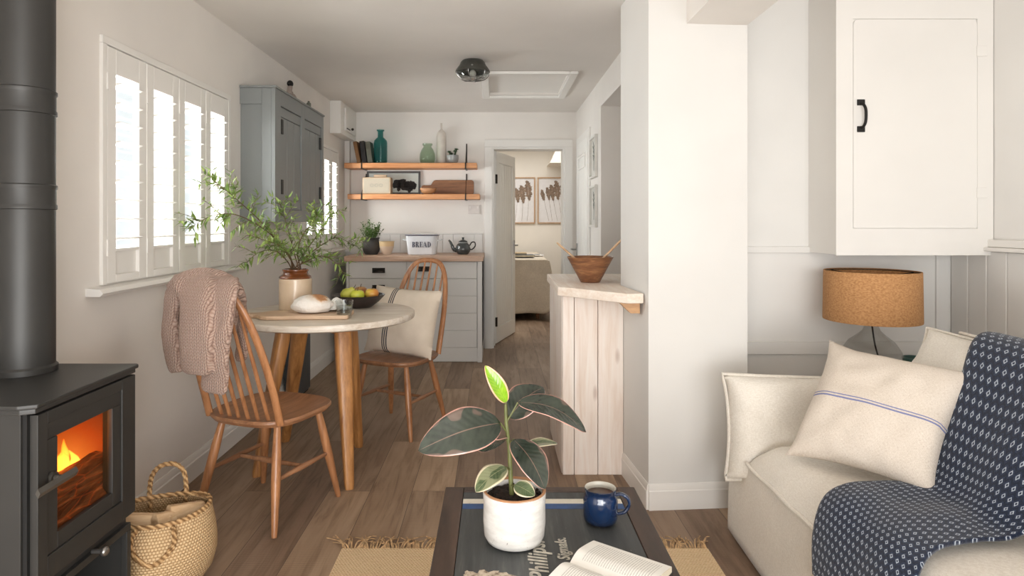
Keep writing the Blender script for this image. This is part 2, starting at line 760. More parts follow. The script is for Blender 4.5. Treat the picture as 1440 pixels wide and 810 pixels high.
def shutter(w, z0, z1):
    """one louvred panel: local y along the wall from 0 to w, x = 0 at its middle"""
    st, tr, bre = .055, .095, .115
    t = .026
    root_parts = []
    b = B()
    for (a, c) in ((0.002, st), (w - st, w - .002)):
        box(b, -t / 2, t / 2, a, c, z0, z1, .003)
    box(b, -t / 2, t / 2, st, w - st, z1 - tr, z1, .003)
    box(b, -t / 2, t / 2, st, w - st, z0, z0 + .03, .003)
    # closed flat panel and its bead at the foot
    box(b, -t / 2 + .004, -t / 2 + .012, st, w - st, z0 + .03, z0 + bre)
    box(b, -t / 2, t / 2, st, w - st, z0 + bre, z0 + bre + .012, .003)
    b2 = B()
    n = 9
    zz0, zz1 = z0 + bre + .012, z1 - tr
    for i in range(n):
        z = zz0 + (i + .5) * (zz1 - zz0) / n
        m = Matrix.Translation((0, 0, z)) @ Matrix.Rotation(math.radians(-9), 4, 'Y')
        g = B()
        loft(g, [ring((0, yy, 0), (.031, 0, 0), (0, 0, .0052), 12, 1.6) for yy in (st + .002, w - st - .002)])
        bmesh.ops.transform(g, matrix=m, verts=g.verts)
        join(b2, g)
    hs = [box(B(), t / 2, t / 2 + .006, -.006, .008, z - .03, z + .03, .002) for z in (z0 + .13, z1 - .13)]
    return b, b2, hs


SHLAB = [['white louvred shutter panel nearest the stove on the near window', 'second white louvred shutter panel from the stove on the near window',
          'third white louvred shutter panel from the stove on the near window', 'white louvred shutter panel on the near window next to the blue wall cupboard'],
         ['louvred shutter panel of far window hidden closest behind the blue wall cupboard', 'second louvred shutter panel of far window behind the blue wall cupboard',
          'third louvred shutter panel of far window, seen past the blue wall cupboard', 'louvred shutter panel of far window nearest the open shelves']]
for k, w in enumerate(WINS):
    y0, y1, z0, z1 = w
    y0 += .022
    y1 -= .022
    pw = (y1 - y0) / 4
    proto = None
    for i in range(4):
        if k == 1 and i < 1:
            pass
        loc = (XL - .002, y0 + i * pw, 0)
        if proto is None:
            proto = thing('window_shutter', SHLAB[k][i], 'window shutter', loc, 0, 'shutters on the near window' if k == 0 else 'shutters on the far window')
            fb, lb, hb = shutter(pw, z0, z1 - .004)
            mesh('shutter_frame', fb, SHUT, proto)
            mesh('louvre_slats', lb, SHUT, proto)
            for h_ in hb:
                mesh('hinge', h_, SHUT, proto)
        else:
            copy_tree(proto, loc, 0, SHLAB[k][i])

# ------------------------------------------------------------------ doors
b = B()
jt = .03
box(b, dx0, dx0 + jt, YB, 6.26, 0, dz - jt, .002)
box(b, dx1 - jt, dx1, YB, 6.26, 0, dz - jt, .002)
box(b, dx0, dx1, YB, 6.26, dz - jt, dz, .002)
box(b, dx0 + jt, dx0 + jt + .012, YB + .13, YB + .145, 0, dz - jt, .002)
ca = .072
frame4(b, dx0 + .012, dx1 - .012, 0, dz - .012, ca, YB - .016, YB - .0005, 'y', .004, bottom=False)
frame4(b, dx0 + .012, dx1 - .012, 0, dz - .012, ca, 6.2605, 6.276, 'y', .004, bottom=False)
struct('door_1', b, TRIMW)


def plank_door(w, h, t=.04, panels=6):
    b = B()
    box(b, 0, .1, -t / 2, t / 2, 0.008, h, .003)
    box(b, w - .1, w, -t / 2, t / 2, 0.008, h, .003)
    box(b, .1, w - .1, -t / 2, t / 2, h - .11, h, .003)
    box(b, .1, w - .1, -t / 2, t / 2, 0.008, .16, .003)
    pw = (w - .2) / panels
    for i in range(panels):
        box(b, .1 + i * pw + .001, .1 + (i + 1) * pw - .001, -t / 4, t / 4, .16, h - .11, .004, 1)
    return b


def lever(sx=1):
    b = B()
    box(b, -.02, .02, -.028, -.02, -.075, .075, .003)
    tube(b, [(0, -.028, .02), (0, -.065, .02)], .008, 8)
    tube(b, [(0, -.06, .02), (sx * .03, -.064, .02), (sx * .11, -.06, .018)], [.009, .008, .006], 8)
    box(b, -.02, .02, .02, .028, -.075, .075, .003)
    tube(b, [(0, .028, .02), (0, .065, .02)], .008, 8)
    tube(b, [(0, .06, .02), (sx * .03, .064, .02), (sx * .11, .06, .018)], [.009, .008, .006], 8)
    return b


dr = thing('bedroom_door', 'white boarded door standing open into the bedroom', 'door', (-0.012, 6.275, 0), math.atan2(.66, .205))
DOORM = paint('white_door_paint', (238, 236, 231), rough=.4, var=.02, bump=0)
mesh('door_leaf', plank_door(.69, 1.895), DOORM, dr)
mesh('door_handle', lever(-1), CHROME, dr, loc=(.635, 0, .93))
for z in (.22, 1.62):
    mesh('hinge', box(B(), -.012, .012, -.03, -.012, z - .045, z + .045, .002), BRONZE, dr)

# closed door in the right wall of the kitchen
b = B()
frame4(b, 5.215, 5.885, 0, 1.90, .065, XR - .014, XR, 'x', .004, bottom=False)
struct('door_2', b, TRIMW)
d2 = thing('passage_door', 'closed white panelled door in the right wall, beside the framed prints', 'door', (XR - .014, 5.885, 0), -PI / 2)
mesh('door_leaf', plank_door(.668, 1.897, .012, 5), DOORM, d2)
b = B()
box(b, .13, .54, -.012, -.003, 1.66, 1.675, .002)
box(b, .13, .54, -.012, -.003, 1.76, 1.775, .002)
box(b, .13, .145, -.012, -.003, 1.675, 1.76, .002)
box(b, .525, .54, -.012, -.003, 1.675, 1.76, .002)
mesh('door_moulding', b, DOORM, d2)
b = B()
box(b, -.018, .018, -.016, -.006, -.075, .075, .003)
tube(b, [(0, -.014, .02), (0, -.055, .02)], .008, 8)
tube(b, [(0, -.05, .02), (-.03, -.054, .02), (-.115, -.05, .018)], [.009, .008, .006], 8)
mesh('door_handle', b, CHROME, d2, loc=(.05, 0, .93))

# loft hatch
lh = thing('loft_hatch', 'square white moulded loft hatch set in the ceiling', 'loft hatch', ((hx0 + hx1) / 2, (hy0 + hy1) / 2, ZC), 0)
b = B()
fw = .055
frame4(b, hx0, hx1, hy0, hy1, fw, ZC - .022, ZC, 'z', .007)
mesh('hatch_frame', b, SHUT, lh, world=True)
mesh('hatch_panel', box(B(), hx0, hx1, hy0, hy1, ZC + .02, ZC + .05), SHUT, lh, world=True)
# ------------------------------------------------------------------ kitchen base unit
DRAWW = paint('cabinet_paint', (218, 215, 210), rough=.45, var=.03, bump=.02)
OAKTOP = wood('oak_worktop', (168, 132, 108), (206, 176, 152), (2.5, 40, 40), .45)
KY = 5.465
ku = thing('kitchen_cabinet', 'white base cabinet of planked drawers under the oak worktop', 'kitchen cabinet', (-.7, KY + .29, 0))
b = B()
box(b, -1.275, -.115, KY + .03, YB - .02, .125, .862)
box(b, -.155, -.115, KY, YB - .02, 0, .862, .002)
box(b, -1.275, -1.255, KY, YB - .02, 0, .862, .002)
mesh('carcass', b, DRAWW, ku, world=True)
mesh('plinth', box(B(), -1.255, -.155, KY + .008, KY + .028, .005, .125), DRAWW, ku, world=True)


def cup_handle():
    b = B()
    # cup pull: half dome with a flat top flange
    rows = []
    for j in range(6):
        a = j / 5 * PI / 2
        rows.append([Vector((.052 * math.cos(PI * i / 12) * (1.0), -.024 * math.sin(PI * i / 12) * math.sin(a) - .002, -.019 + .034 * math.cos(a) * (.25 + .75 * math.sin(PI * i / 12)))) for i in range(13)])
    vs = [[b.verts.new(p) for p in r] for r in rows]
    for p, q_ in zip(vs, vs[1:]):
        for i in range(12):
            try:
                b.faces.new((p[i], p[i + 1], q_[i + 1], q_[i]))
            except ValueError:
                pass
    box(b, -.055, .055, -.003, 0, -.022, .022, .001, 1)
    return b


rowz = [.125, .276, .422, .568, .714, .860]
LX0, LX1, RX0, RX1 = -1.252, -.762, -.757, -.160


def front(x0, x1, z0, z1, planks=1):
    b = B()
    n = planks
    hh = (z1 - z0) / n
    for i in range(n):
        box(b, x0, x1, KY + .006, KY + .026, z0 + i * hh + (.0015 if i == 0 else .0006), z0 + (i + 1) * hh - (.0015 if i == n - 1 else .0006), .0018, 1)
    return b


for (z0, z1, n) in ((.714, .860, 1), (.568, .714, 1), (.125, .568, 3)):
    d = mesh('drawer', front(LX0, LX1, z0, z1, n), DRAWW, ku, world=True)
    zc = (z1 - .075)
    h = mesh('cup_handle', cup_handle(), BRONZE, d, smooth=40)
    h.location = (-1.0 - (-.7), KY + .004 - (KY + .29), zc)
for (z0, z1, n) in ((.714, .860, 1), (.125, .714, 4)):
    d = mesh('drawer', front(RX0, RX1, z0, z1, n), DRAWW, ku, world=True)
    if n == 1:
        h = mesh('cup_handle', cup_handle(), BRONZE, d, smooth=40)
        h.location = (-.62 + .7, -.286, z1 - .062)
b = B()
box(b, -1.29, -.105, 5.44, YB - .012, .863, .908, .004)
o = mesh('worktop', b, OAKTOP)
tag(o, 'pale oak worktop over the white kitchen drawers', 'worktop')

# ------------------------------------------------------------------ open shelves
PINE = wood('oiled_pine', (176, 112, 66), (216, 156, 104), (3, 50, 50), .45)
for (z, x0, x1, lab) in ((1.74, -1.385, -.172, 'upper pine wall shelf carrying the glass bottles'), (1.455, -1.355, -.145, 'lower pine wall shelf carrying the radio')):
    o = thing('wall_shelf', lab, 'shelf', (0, 5.96, z), 0, 'pine wall shelves')
    mesh('shelf_board', box(B(), x0, x1, 5.85, YB - .003, z - .048, z, .004), PINE, o, world=True)
    for bx in (-1.225, -.275):
        b = B()
        box(b, bx - .006, bx + .006, YB - .006, YB - .0015, z + .004, z + .2, .001, 1)
        tube(b, [(bx, YB - .006, z + .19), (bx, YB - .02, z + .185), (bx, 5.852, z + .004)], .0026, 6)
        box(b, bx - .006, bx + .006, 5.845, 5.8495, z - .05, z + .004, .001, 1)
        box(b, bx - .009, bx + .009, 5.842, YB - .002, z - .054, z - .0485, .001, 1)
        mesh('shelf_bracket', b, BRONZE, o, world=True)

SY = 5.96
US = 1.7405
# leaning books
bm_cols = [('brown leather book leaning at the left end of the upper shelf', (128, 92, 58)), ('black covered book leaning between two others on the upper shelf', (40, 38, 38)), ('grey green book leaning against the teal bottle', (96, 96, 84))]
BX = -1.285
PAGES = plain('book_pages', (226, 214, 190), .9)
for i, (lab, c) in enumerate(bm_cols):
    w, h, dp = (.034, .2, .14) if i == 0 else ((.042, .202, .15) if i == 1 else (.045, .195, .15))
    ang = (-.2, -.13, -.13)[i]
    x = (-1.275, -1.228, -1.176)[i]
    o = thing('book', lab, 'book', (x, SY, US), 0, 'old books on the upper shelf')
    R_ = Matrix.Translation((0, 0, 0.0)) @ Matrix.Rotation(ang, 4, 'Y')
    cm = plain('book_cloth', c, .8)
    b = B()
    box(b, 0, .003, -dp / 2, dp / 2, .001, h, .001, 1, R_)
    box(b, w - .003, w, -dp / 2, dp / 2, .001, h, .001, 1, R_)
    box(b, .003, w - .003, -dp / 2, -dp / 2 + .003, .001, h, 0, 1, R_)
    mesh('book_cover', b, cm, o)
    mesh('book_pages', box(B(), .003, w - .003, -dp / 2 + .004, dp / 2 - .004, .006, h - .005, 0, 1, R_), PAGES, o, smooth=0)

TEAL = pane('teal_glass', (146, 206, 205), .5)
o = thing('glass_bottle', 'tall teal glass bottle on the upper shelf', 'bottle', (-1.072, SY, US))
pr = [(0, .002), (.058, .002), (.062, .01), (.0625, .19), (.058, .215), (.04, .235), (.026, .247), (.025, .3), (.035, .306), (.035, .316), (.027, .318)]
inn = [(.0225, .316), (.021, .25), (.036, .231), (.053, .211), (.0575, .19), (.057, .014), (0, .012)]
ridges = []
for r, z in pr:
    ridges.append((r, z))
body = [(0, .002), (.058, .002), (.062, .01)] + [(.0625 + .0008 * math.sin(k * 1.9), .02 + k * .0085) for k in range(21)] + pr[4:]
mesh('bottle_body', lathe(B(), body, 36), TEAL, o, smooth=60)
CGREEN = pane('pale_green_glass', (222, 234, 222), .55)
o = thing('glass_jar', 'round pale green glass jar in the middle of the upper shelf', 'jar', (-.635, SY, US))
mesh('jar_body', lathe(B(), [(0, .002), (.055, .002), (.066, .012), (.073, .05), (.07, .09), (.055, .13), (.042, .15), (.037, .155), (.037, .165), (.046, .172), (.047, .186), (.041, .19), (.038, .189)], 36), CGREEN, o, smooth=60)
CERW = plain('white_stoneware', (214, 206, 196), .5)
o = thing('ceramic_bottle', 'tall slim white ceramic bottle at the back of the upper shelf', 'bottle', (-.508, SY + .045, US))
mesh('bottle_body', lathe(B(), [(0, .001), (.04, .001), (.043, .006), (.044, .26), (.041, .285), (.026, .312), (.012, .325), (.009, .332), (.0095, .38), (.012, .384), (.008, .385), (.006, .33), (0, .32)], 28), CERW, o, smooth=50)
GREYCER = plain('grey_glaze', (150, 152, 150), .35, coat=.3)
SUCC = plain('succulent_green', (58, 82, 48), .6, var=.35)
SOIL = plain('potting_soil', (54, 38, 28), .95, var=.5, scale=120)
o = thing('succulent_pot', 'small grey bowl of succulents on the upper shelf', 'potted plant', (-.40, SY - .01, US))
mesh('plant_pot', lathe(B(), [(0, .001), (.034, .001), (.05, .02), (.057, .05), (.056, .078), (.052, .078), (.052, .062), (0, .06)], 28), GREYCER, o, smooth=50)
mesh('potting_soil', lathe(B(), [(0, .068), (.051, .064)], 20), SOIL, o)
rnd = random.Random(4)
for (cx, cy, cz) in ((-.03, 0, .105), (.024, -.012, .11), (.034, .014, .13), (-.012, .02, .09)):
    b = B()
    tube(b, [(cx * .6, cy * .6, .06), (cx, cy, cz)], .004, 6)
    for k in range(16):
        a = k * 2.4
        e = .2 + .9 * (k / 16)
        d = Vector((math.cos(a) * math.cos(e), math.sin(a) * math.cos(e), math.sin(e)))
        leaf(b, Vector((cx, cy, cz - .008)), Vector((cx, cy, cz - .005)) + d * .025, d.cross(Vector((0, 0, 1))).cross(d), .015, .004, .5, 4, 2)
    mesh('succulent', b, SUCC, o, solid=.002)

LS = 1.4555
# radio
RADF = fabric('radio_grille', (196, 186, 168), .03, 500, .15)
RADW = wood('radio_case', (198, 170, 138), (216, 192, 162), (8, 40, 40), .5)
o = thing('table_radio', 'cream fabric fronted wooden table radio on the lower shelf', 'radio', (-1.095, SY - .02, LS))
b = B()
box(b, -.13, .13, -.06, .06, .001, .155, .008)
mesh('radio_case', b, RADW, o)
mesh('radio_grille', box(B(), -.119, .119, -.0625, -.055, .011, .145, .002), RADF, o)
b = B()
for cx in (-.042, 0, .042):
    tube(b, [(cx + .015 * math.cos(PI * 2 * i / 16), -.0632, .08 + .013 * math.sin(PI * 2 * i / 16)) for i in range(16)], .0012, 6, closed=True)
mesh('radio_badge', b, CHROME, o)
mesh('radio_handle', box(B(), -.035, .085, -.015, .015, .156, .182, .006), RADW, o)
# framed print behind the radio
FRB = plain('grey_frame', (84, 82, 80), .5)
PRP = plain('print_paper', (206, 212, 206), .8, var=.03)
o = thing('framed_print', 'grey framed black and white animal print leaning behind the radio', 'framed print', (-.965, YB - .022, LS))
tl = Matrix.Rotation(math.radians(-2.5), 4, 'X')
b = frame4(B(), -.235, .235, .022, .205, .018, -.012, .006, 'y', .002)
bmesh.ops.transform(b, matrix=tl, verts=b.verts)
mesh('picture_frame', b, FRB, o)
mesh('print_paper', box(B(), -.236, .236, -.002, .003, .02, .207, 0, 1, tl), PRP, o, smooth=0)
b = B()
rr = random.Random(11)
for (cx, cz, sx, sz) in ((.03, .1, .04, .045), (.08, .115, .05, .03), (.13, .1, .05, .03), (.17, .09, .04, .04), (.1, .07, .04, .035), (.15, .06, .03, .035), (.05, .065, .018, .04), (.2, .085, .02, .03)):
    pts = []
    for k in range(14):
        a = k / 14 * 2 * PI
        q_ = 1 + .25 * rr.uniform(-1, 1)
        pts.append(Vector((cx + sx * q_ * math.cos(a), -.0035 - .0002 * len(pts) * 0, cz + sz * q_ * math.sin(a))))
    b.faces.new([b.verts.new(tl @ p) for p in pts])
mesh('printed_figure', b, plain('print_ink', (62, 58, 56), .8, var=.5, scale=60), o, smooth=0)
# boards on the lower shelf
ELM = wood('dark_elm', (104, 66, 40), (152, 104, 68), (4, 40, 40), .55)
ELM2 = wood('pale_elm', (156, 108, 70), (198, 148, 104), (5, 40, 40), .55)


def paddle(x0, x1, z1, hl, hd):
    """paddle board outline seen from the front, standing on its long edge, handle to the left"""
    pts = []
    r = .025
    c = z1 / 2
    for (cx, cz, a0) in ((x1 - r, r, -90), (x1 - r, z1 - r, 0)):
        for k in range(5):
            a = math.radians(a0 + k * 22.5)
            pts.append((cx + r * math.cos(a), cz + r * math.sin(a)))
    for (cx, cz, a0) in ((x0 + .04, z1 - .04, 90), ):
        for k in range(5):
            a = math.radians(a0 + k * 18)
            pts.append((cx + .04 * math.cos(a), cz + .04 * math.sin(a)))
    pts.append((x0 - .01, c + hd))
    for k in range(7):
        a = math.radians(90 + k * 30)
        pts.append((x0 - hl + hd + hd * math.cos(a), c + hd * math.sin(a)))
    pts.append((x0 - .01, c - hd))
    for k in range(5):
        a = math.radians(180 + k * 22.5)
        pts.append((x0 + .04 + .04 * math.cos(a), .04 + .04 * math.sin(a)))
    return pts


o = thing('chopping_board', 'dark wooden paddle board lying on edge at the back of the lower shelf', 'chopping board', (-.43, YB - .03, LS), 0)
b = prism(B(), paddle(-.17, .225, .138, .1, .022), -.012, .012, 'y', .004)
mesh('board_blade', b, ELM, o)
o = thing('wooden_bowl', 'pale wooden scoop bowl in front of the dark board on the lower shelf', 'wooden bowl', (-.625, SY - .03, LS), 0)
mesh('bowl_body', lathe(B(), [(0, .001), (.03, .001), (.055, .02), (.066, .05), (.066, .056), (.062, .056), (.05, .022), (0, .01)], 28, sx=1.15, sy=.8), ELM2, o, smooth=50)

# socket
sk = thing('wall_socket', 'white double socket on the back wall beside the bedroom door', 'socket', (-.205, YB - .001, 1.318))
b = box(B(), -.055, .055, -.01, 0, -.042, .042, .003)
mesh('socket_plate', b, plain('socket_plastic', (214, 206, 200), .4), sk)
for sx in (-.036, .036):
    mesh('rocker_switch', box(B(), sx - .008, sx + .008, -.0135, -.009, .008, .03, .001), plain('socket_plastic2', (226, 220, 214), .4), sk)

# ------------------------------------------------------------------ things on the worktop
WT = .9085
WY = 5.74
IRON = plain('black_clay', (74, 71, 68), .75, var=.3, scale=14)
HERB = plain('herb_green', (106, 142, 70), .6, var=.4, scale=40)
o = thing('herb_pot', 'leafy green herb in a dark clay pot on the worktop', 'potted herb', (-1.115, WY, WT))
mesh('plant_pot', lathe(B(), [(0, .001), (.055, .001), (.072, .03), (.081, .07), (.078, .1), (.066, .128), (.068, .138), (.076, .146), (.072, .15), (.062, .146), (.062, .125), (0, .12)], 32), IRON, o, smooth=50)
mesh('potting_soil', lathe(B(), [(0, .132), (.062, .13)], 20), SOIL, o)
b = B()
rr = random.Random(7)
bs = B()
for k in range(46):
    a, r_ = rr.uniform(0, 2 * PI), .05 * math.sqrt(rr.random())
    base = Vector((r_ * math.cos(a), r_ * math.sin(a), .13))
    hgt = rr.uniform(.07, .19) * (1.25 if k % 9 == 0 else .85)
    tip = base + Vector((math.cos(a) * (.02 + r_ * .8), math.sin(a) * (.02 + r_ * .8), hgt))
    tube(bs, [base, (base + tip) / 2 + Vector((0, 0, .01)), tip], .0012, 4)
    for m_ in range(9):
        t_ = .2 + .8 * m_ / 8
        p_ = base.lerp(tip, t_)
        aa = m_ * 2.4 + k
        d = Vector((math.cos(aa), math.sin(aa), rr.uniform(.1, .8))).normalized()
        leaf(b, p_, p_ + d * rr.uniform(.024, .042), Vector((0, 0, 1)), .016, .002, .2, 3, 2)
mesh('herb_stems', bs, HERB, o)
mesh('herb_leaves', b, HERB, o)
POTT = NT('two_tone_stoneware')
x_, y_, z_ = POTT.sep(POTT.coord())
POTT.color(POTT.ramp(POTT.math('ADD', z_, POTT.math('MULTIPLY', POTT.noise(POTT.coord(), 18, 3), .012)), [(.0, (212, 192, 172)), (.078, (214, 194, 174)), (.082, (218, 190, 146)), (.2, (224, 200, 160))]))
POTT.set(Roughness=.5)
o = thing('stoneware_pot', 'small cream and tan stoneware pot next to the herb', 'pot', (-.972, WY - .03, WT))
mesh('pot_body', lathe(B(), [(0, .001), (.036, .001), (.04, .01), (.062, .06), (.064, .085), (.066, .11), (.07, .118), (.062, .118), (.058, .085), (.034, .015), (0, .01)], 32), POTT.m, o, smooth=50)

ENAM = plain('white_enamel', (226, 228, 232), .25, var=.02, coat=.5)
NAVY = plain('navy_enamel', (40, 46, 72), .35, var=.1)
o = thing('bread_bin', 'white enamel bread bin lettered BREAD on the worktop', 'bread bin', (-.656, WY, WT))
b = B()
loft(b, [ring((0, 0, z), (w_, 0, 0), (0, d_, 0), 48, 5) for (w_, d_, z) in ((.122, .09, .001), (.127, .094, .006), (.143, .105, .165), (.147, .109, .172))])
mesh('bin_body', b, ENAM, o, smooth=40)
b = B()
loft(b, [ring((0, 0, z), (w_, 0, 0), (0, d_, 0), 48, 5) for (w_, d_, z) in ((.149, .111, .1725), (.149, .111, .178), (.135, .1, .1815), (.05, .04, .185))])
mesh('bin_lid', b, ENAM, o, smooth=40)
b = B()
tube(b, [tuple(p) for p in ring((0, 0, .174), (.149, 0, 0), (0, .111, 0), 64, 5)], .0046, 8, closed=True)
mesh('bin_rim', b, NAVY, o)
for s in (-1, 1):
    b = B()
    tube(b, spline([(s * .135, -.035, .125), (s * .165, -.03, .13), (s * .172, 0, .133), (s * .165, .03, .13), (s * .135, .035, .125)], 5), .0065, 8)
    mesh('bin_handle', b, ENAM, o)
# serif capitals
def ring_poly(cx, cz, ro, rz, ri, riz, a0, a1, n=12, icx=None):
    icx = cx if icx is None else icx
    p = []
    for k in range(n + 1):
        a = math.radians(a0 + (a1 - a0) * k / n)
        p.append((cx + ro * math.cos(a), cz + rz * math.sin(a)))
    for k in range(n, -1, -1):
        a = math.radians(a0 + (a1 - a0) * k / n)
        p.append((icx + ri * math.cos(a), cz + riz * math.sin(a)))
    return p


def rect(x0, x1, z0, z1):
    return [(x0, z0), (x1, z0), (x1, z1), (x0, z1)]


SER = .035


def stem(x, w=.17):
    return [rect(x, x + w, 0, 1), rect(x - .07, x + w + .07, 0, SER), rect(x - .07, x + w + .07, 1 - SER, 1)]


LET = {
    'B': (stem(.08) + [ring_poly(.25, .755, .29, .245, .13, .205, -90, 90), ring_poly(.25, .265, .34, .265, .17, .225, -90, 90)], .66),
    'R': (stem(.08) + [ring_poly(.25, .745, .31, .255, .14, .215, -90, 90), [(.30, .50), (.45, .50), (.68, 0), (.47, 0)], rect(.44, .76, 0, SER)], .76),
    'E': (stem(.08) + [rect(.25, .56, 0, SER), rect(.25, .54, 1 - SER, 1), rect(.25, .42, .485, .52), [(.56, 0), (.60, .27), (.565, .27), (.47, .03)], [(.54, 1), (.57, .75), (.535, .75), (.45, .97)], rect(.40, .43, .38, .62)], .65),
    'A': ([[(.05, 0), (.10, 0), (.36, .86), (.33, .94)], [(.33, 1), (.40, 1), (.72, 0), (.52, 0), (.30, .86)], rect(.18, .52, .29, .33), rect(-.02, .2, 0, SER), rect(.45, .79, 0, SER)], .80),
    'D': (stem(.08) + [ring_poly(.25, .5, .43, .5, .25, .46, -90, 90, 16)], .74),
}


def letters(word, hgt, width, thick):
    b = B()
    tot = sum(LET[c][1] for c in word) + .04 * (len(word) - 1)
    sx = width / tot
    x = -tot / 2
    for c in word:
        for k, p in enumerate(LET[c][0]):
            prism(b, [((x + q_[0]) * sx, q_[1] * hgt) for q_ in p], -thick - .00004 * k, 0, 'y')
        x += LET[c][1] + .04
    return b


b = letters('BREAD', .048, .168, .0012)
bmesh.ops.transform(b, matrix=Matrix.Translation((.004, -.1035, .068)) @ Matrix.Rotation(math.radians(3.8), 4, 'X'), verts=b.verts)
mesh('lettering', b, NAVY, o, smooth=0)

TEAP = plain('charcoal_enamel', (62, 66, 66), .25, var=.1, coat=.6)
o = thing('teapot', 'small charcoal enamel teapot at the right end of the worktop', 'teapot', (-.292, WY - .01, WT))
mesh('teapot_body', lathe(B(), [(0, .001), (.045, .001), (.052, .008), (.067, .035), (.068, .055), (.058, .085), (.044, .1), (.042, .104), (.036, .104), (.03, .1), (0, .1)], 36), TEAP, o, smooth=50)
mesh('teapot_rim', lathe(B(), [(.036, .1035), (.045, .1045), (.045, .108), (.036, .109)], 32), plain('pale_rim', (190, 190, 186), .3), o)
b = B()
lathe(b, [(.042, .1085), (.038, .12), (.018, .13), (.008, .134), (.007, .139), (.012, .146), (.009, .153), (0, .155)], 28)
mesh('teapot_lid', b, TEAP, o, smooth=50)
b = B()
tube(b, spline([(-.055, 0, .035), (-.085, 0, .05), (-.1, 0, .085), (-.115, 0, .115), (-.128, 0, .128)], 5), [.019] * 5 + [.015] * 5 + [.011] * 5 + [.009] * 5 + [.008], 12)
mesh('teapot_spout', b, TEAP, o)
b = B()
tube(b, spline([(.058, 0, .05), (.08, 0, .045), (.108, 0, .075), (.105, 0, .108), (.078, 0, .108), (.06, 0, .08)], 5), .0058, 8)
mesh('teapot_handle', b, TEAP, o)

# ------------------------------------------------------------------ cupboards on the left wall
o = thing('wall_cupboard', 'slate blue wall cupboard with black hinges between the two windows', 'cupboard', (-1.32, 4.05, 1.2))
CX = -1.222
cy0, cy1, cz0, cz1 = 3.56, 4.545, 1.2, 1.945
b = B()
box(b, XL + .001, CX - .022, cy0, cy1, cz0, cz1)
# end panel: stile, rails round a sunk panel
box(b, CX - .075, CX - .022, cy0 - .012, cy0, cz0, cz1, .002)
box(b, XL + .001, CX - .075, cy0 - .012, cy0, cz1 - .09, cz1, .002)
box(b, XL + .001, CX - .075, cy0 - .012, cy0, cz0, cz0 + .07, .002)
mesh('cupboard_carcass', b, BLUEGREY, o, world=True)
b = B()
fy = [cy0 - .012, cy0 + .085, cy0 + .475, cy0 + .54, cy1 - .05, cy1]
for i in (0, 2, 4):
    box(b, CX - .022, CX, fy[i], fy[i + 1], cz0, cz1, .002)
for i in (1, 3):
    box(b, CX - .022, CX, fy[i], fy[i + 1], cz0, cz0 + .07, .002)
    box(b, CX - .022, CX, fy[i], fy[i + 1], cz1 - .085, cz1, .002)
mesh('face_frame', b, BLUEGREY, o, world=True)
b = B()
box(b, XL + .001, CX + .008, cy0 - .02, cy1 + .005, cz1, cz1 + .012, .003)
mesh('cupboard_top', b, BLUEGREY, o, world=True)
for i, hs in ((1, 0), (3, 1)):
    b = B()
    ya, yb = fy[i] + .003, fy[i + 1] - .003
    n = 3
    z0, z1 = cz0 + .073, cz1 - .088
    rl = .055
    box(b, CX - .018, CX - .006, ya, yb, z1 - rl, z1, .002)
    box(b, CX - .018, CX - .006, ya, yb, z0, z0 + rl, .002)
    for k in range(n):
        w_ = (yb - ya) / n
        box(b, CX - .018, CX - .008, ya + k * w_ + .0012, ya + (k + 1) * w_ - .0012, z0 + rl + .001, z1 - rl - .001, .003, 1)
    d = mesh('cupboard_door', b, BLUEGREY, o, world=True)
    hy = ya + .02 if hs == 0 else yb - .02
    for z in (cz0 + .2, cz1 - .2):
        b = B()
        box(b, CX - .008, CX + .002, hy - .016, hy + .016, z - .042, z + .042, .002)
        h = mesh('hinge', b, BLACKIRON, d)
        h.location = -Vector((-1.32, 4.05, 1.2))

# small black and white bird ornament on the blue cupboard
o = thing('bird_ornament', 'small dark headed bird ornament standing on the blue wall cupboard', 'ornament', (-1.335, 4.19, cz1 + .0125))
WB = plain('bird_pale', (176, 160, 150), .6, var=.2)
b = B()
blob(b, (0, 0, .05), .03, .055, .035, 16, 10)
tube(b, spline([(0, -.03, .06), (0, -.045, .09), (0, -.03, .125)], 4), [.022] * 4 + [.016] * 4 + [.014], 10)
tube(b, [(0, .02, .05), (0, .1, .02), (0, .12, .012)], [.018, .01, .003], 8)
lathe(b, [(0, 0), (.03, 0), (.03, .006), (.006, .01), (.005, .03), (0, .03)], 16)
mesh('bird_body', b, WB, o)
b = B()
blob(b, (0, -.032, .14), .02, .026, .022, 14, 8)
tube(b, [(0, -.05, .138), (0, -.08, .132)], [.006, .001], 6)
mesh('bird_head', b, BLACKIRON, o)
o = thing('small_bottle', 'tiny grey green bottle on the blue wall cupboard beside the bird', 'bottle', (-1.25, 4.28, cz1 + .0125))
mesh('bottle_body', lathe(B(), [(0, 0), (.014, 0), (.015, .003), (.015, .035), (.007, .042), (.007, .05), (0, .05)], 16), plain('bottle_grey', (112, 116, 104), .4), o, smooth=50)

# white cupboard high over the far window
o = thing('high_cupboard', 'small white cupboard high in the back left corner by the ceiling', 'cupboard', (-1.37, 5.78, 1.96))
b = B()
box(b, XL + .001, -1.325, 5.48, YB - .001, 1.96, ZC - .001, .002)
mesh('cupboard_carcass', b, CREAMW, o, world=True)
b = B()
box(b, -1.3245, -1.308, 5.6, 6.0, 2.0, 2.2, .003)
d = mesh('cupboard_door', b, CREAMW, o, world=True)
b = B()
tube(b, [(.045, 5.8 - 5.78 - .02, .075), (.06, .0, .075)], .006, 8)
blob(b, (.078, .0, .075), .012, .014, .012, 12, 8)
mesh('knob', b, BRONZE, d)
b = B()
box(b, .062, .068, -.16, -.04, .058, .066, .001)
mesh('latch', b, BRONZE, d)

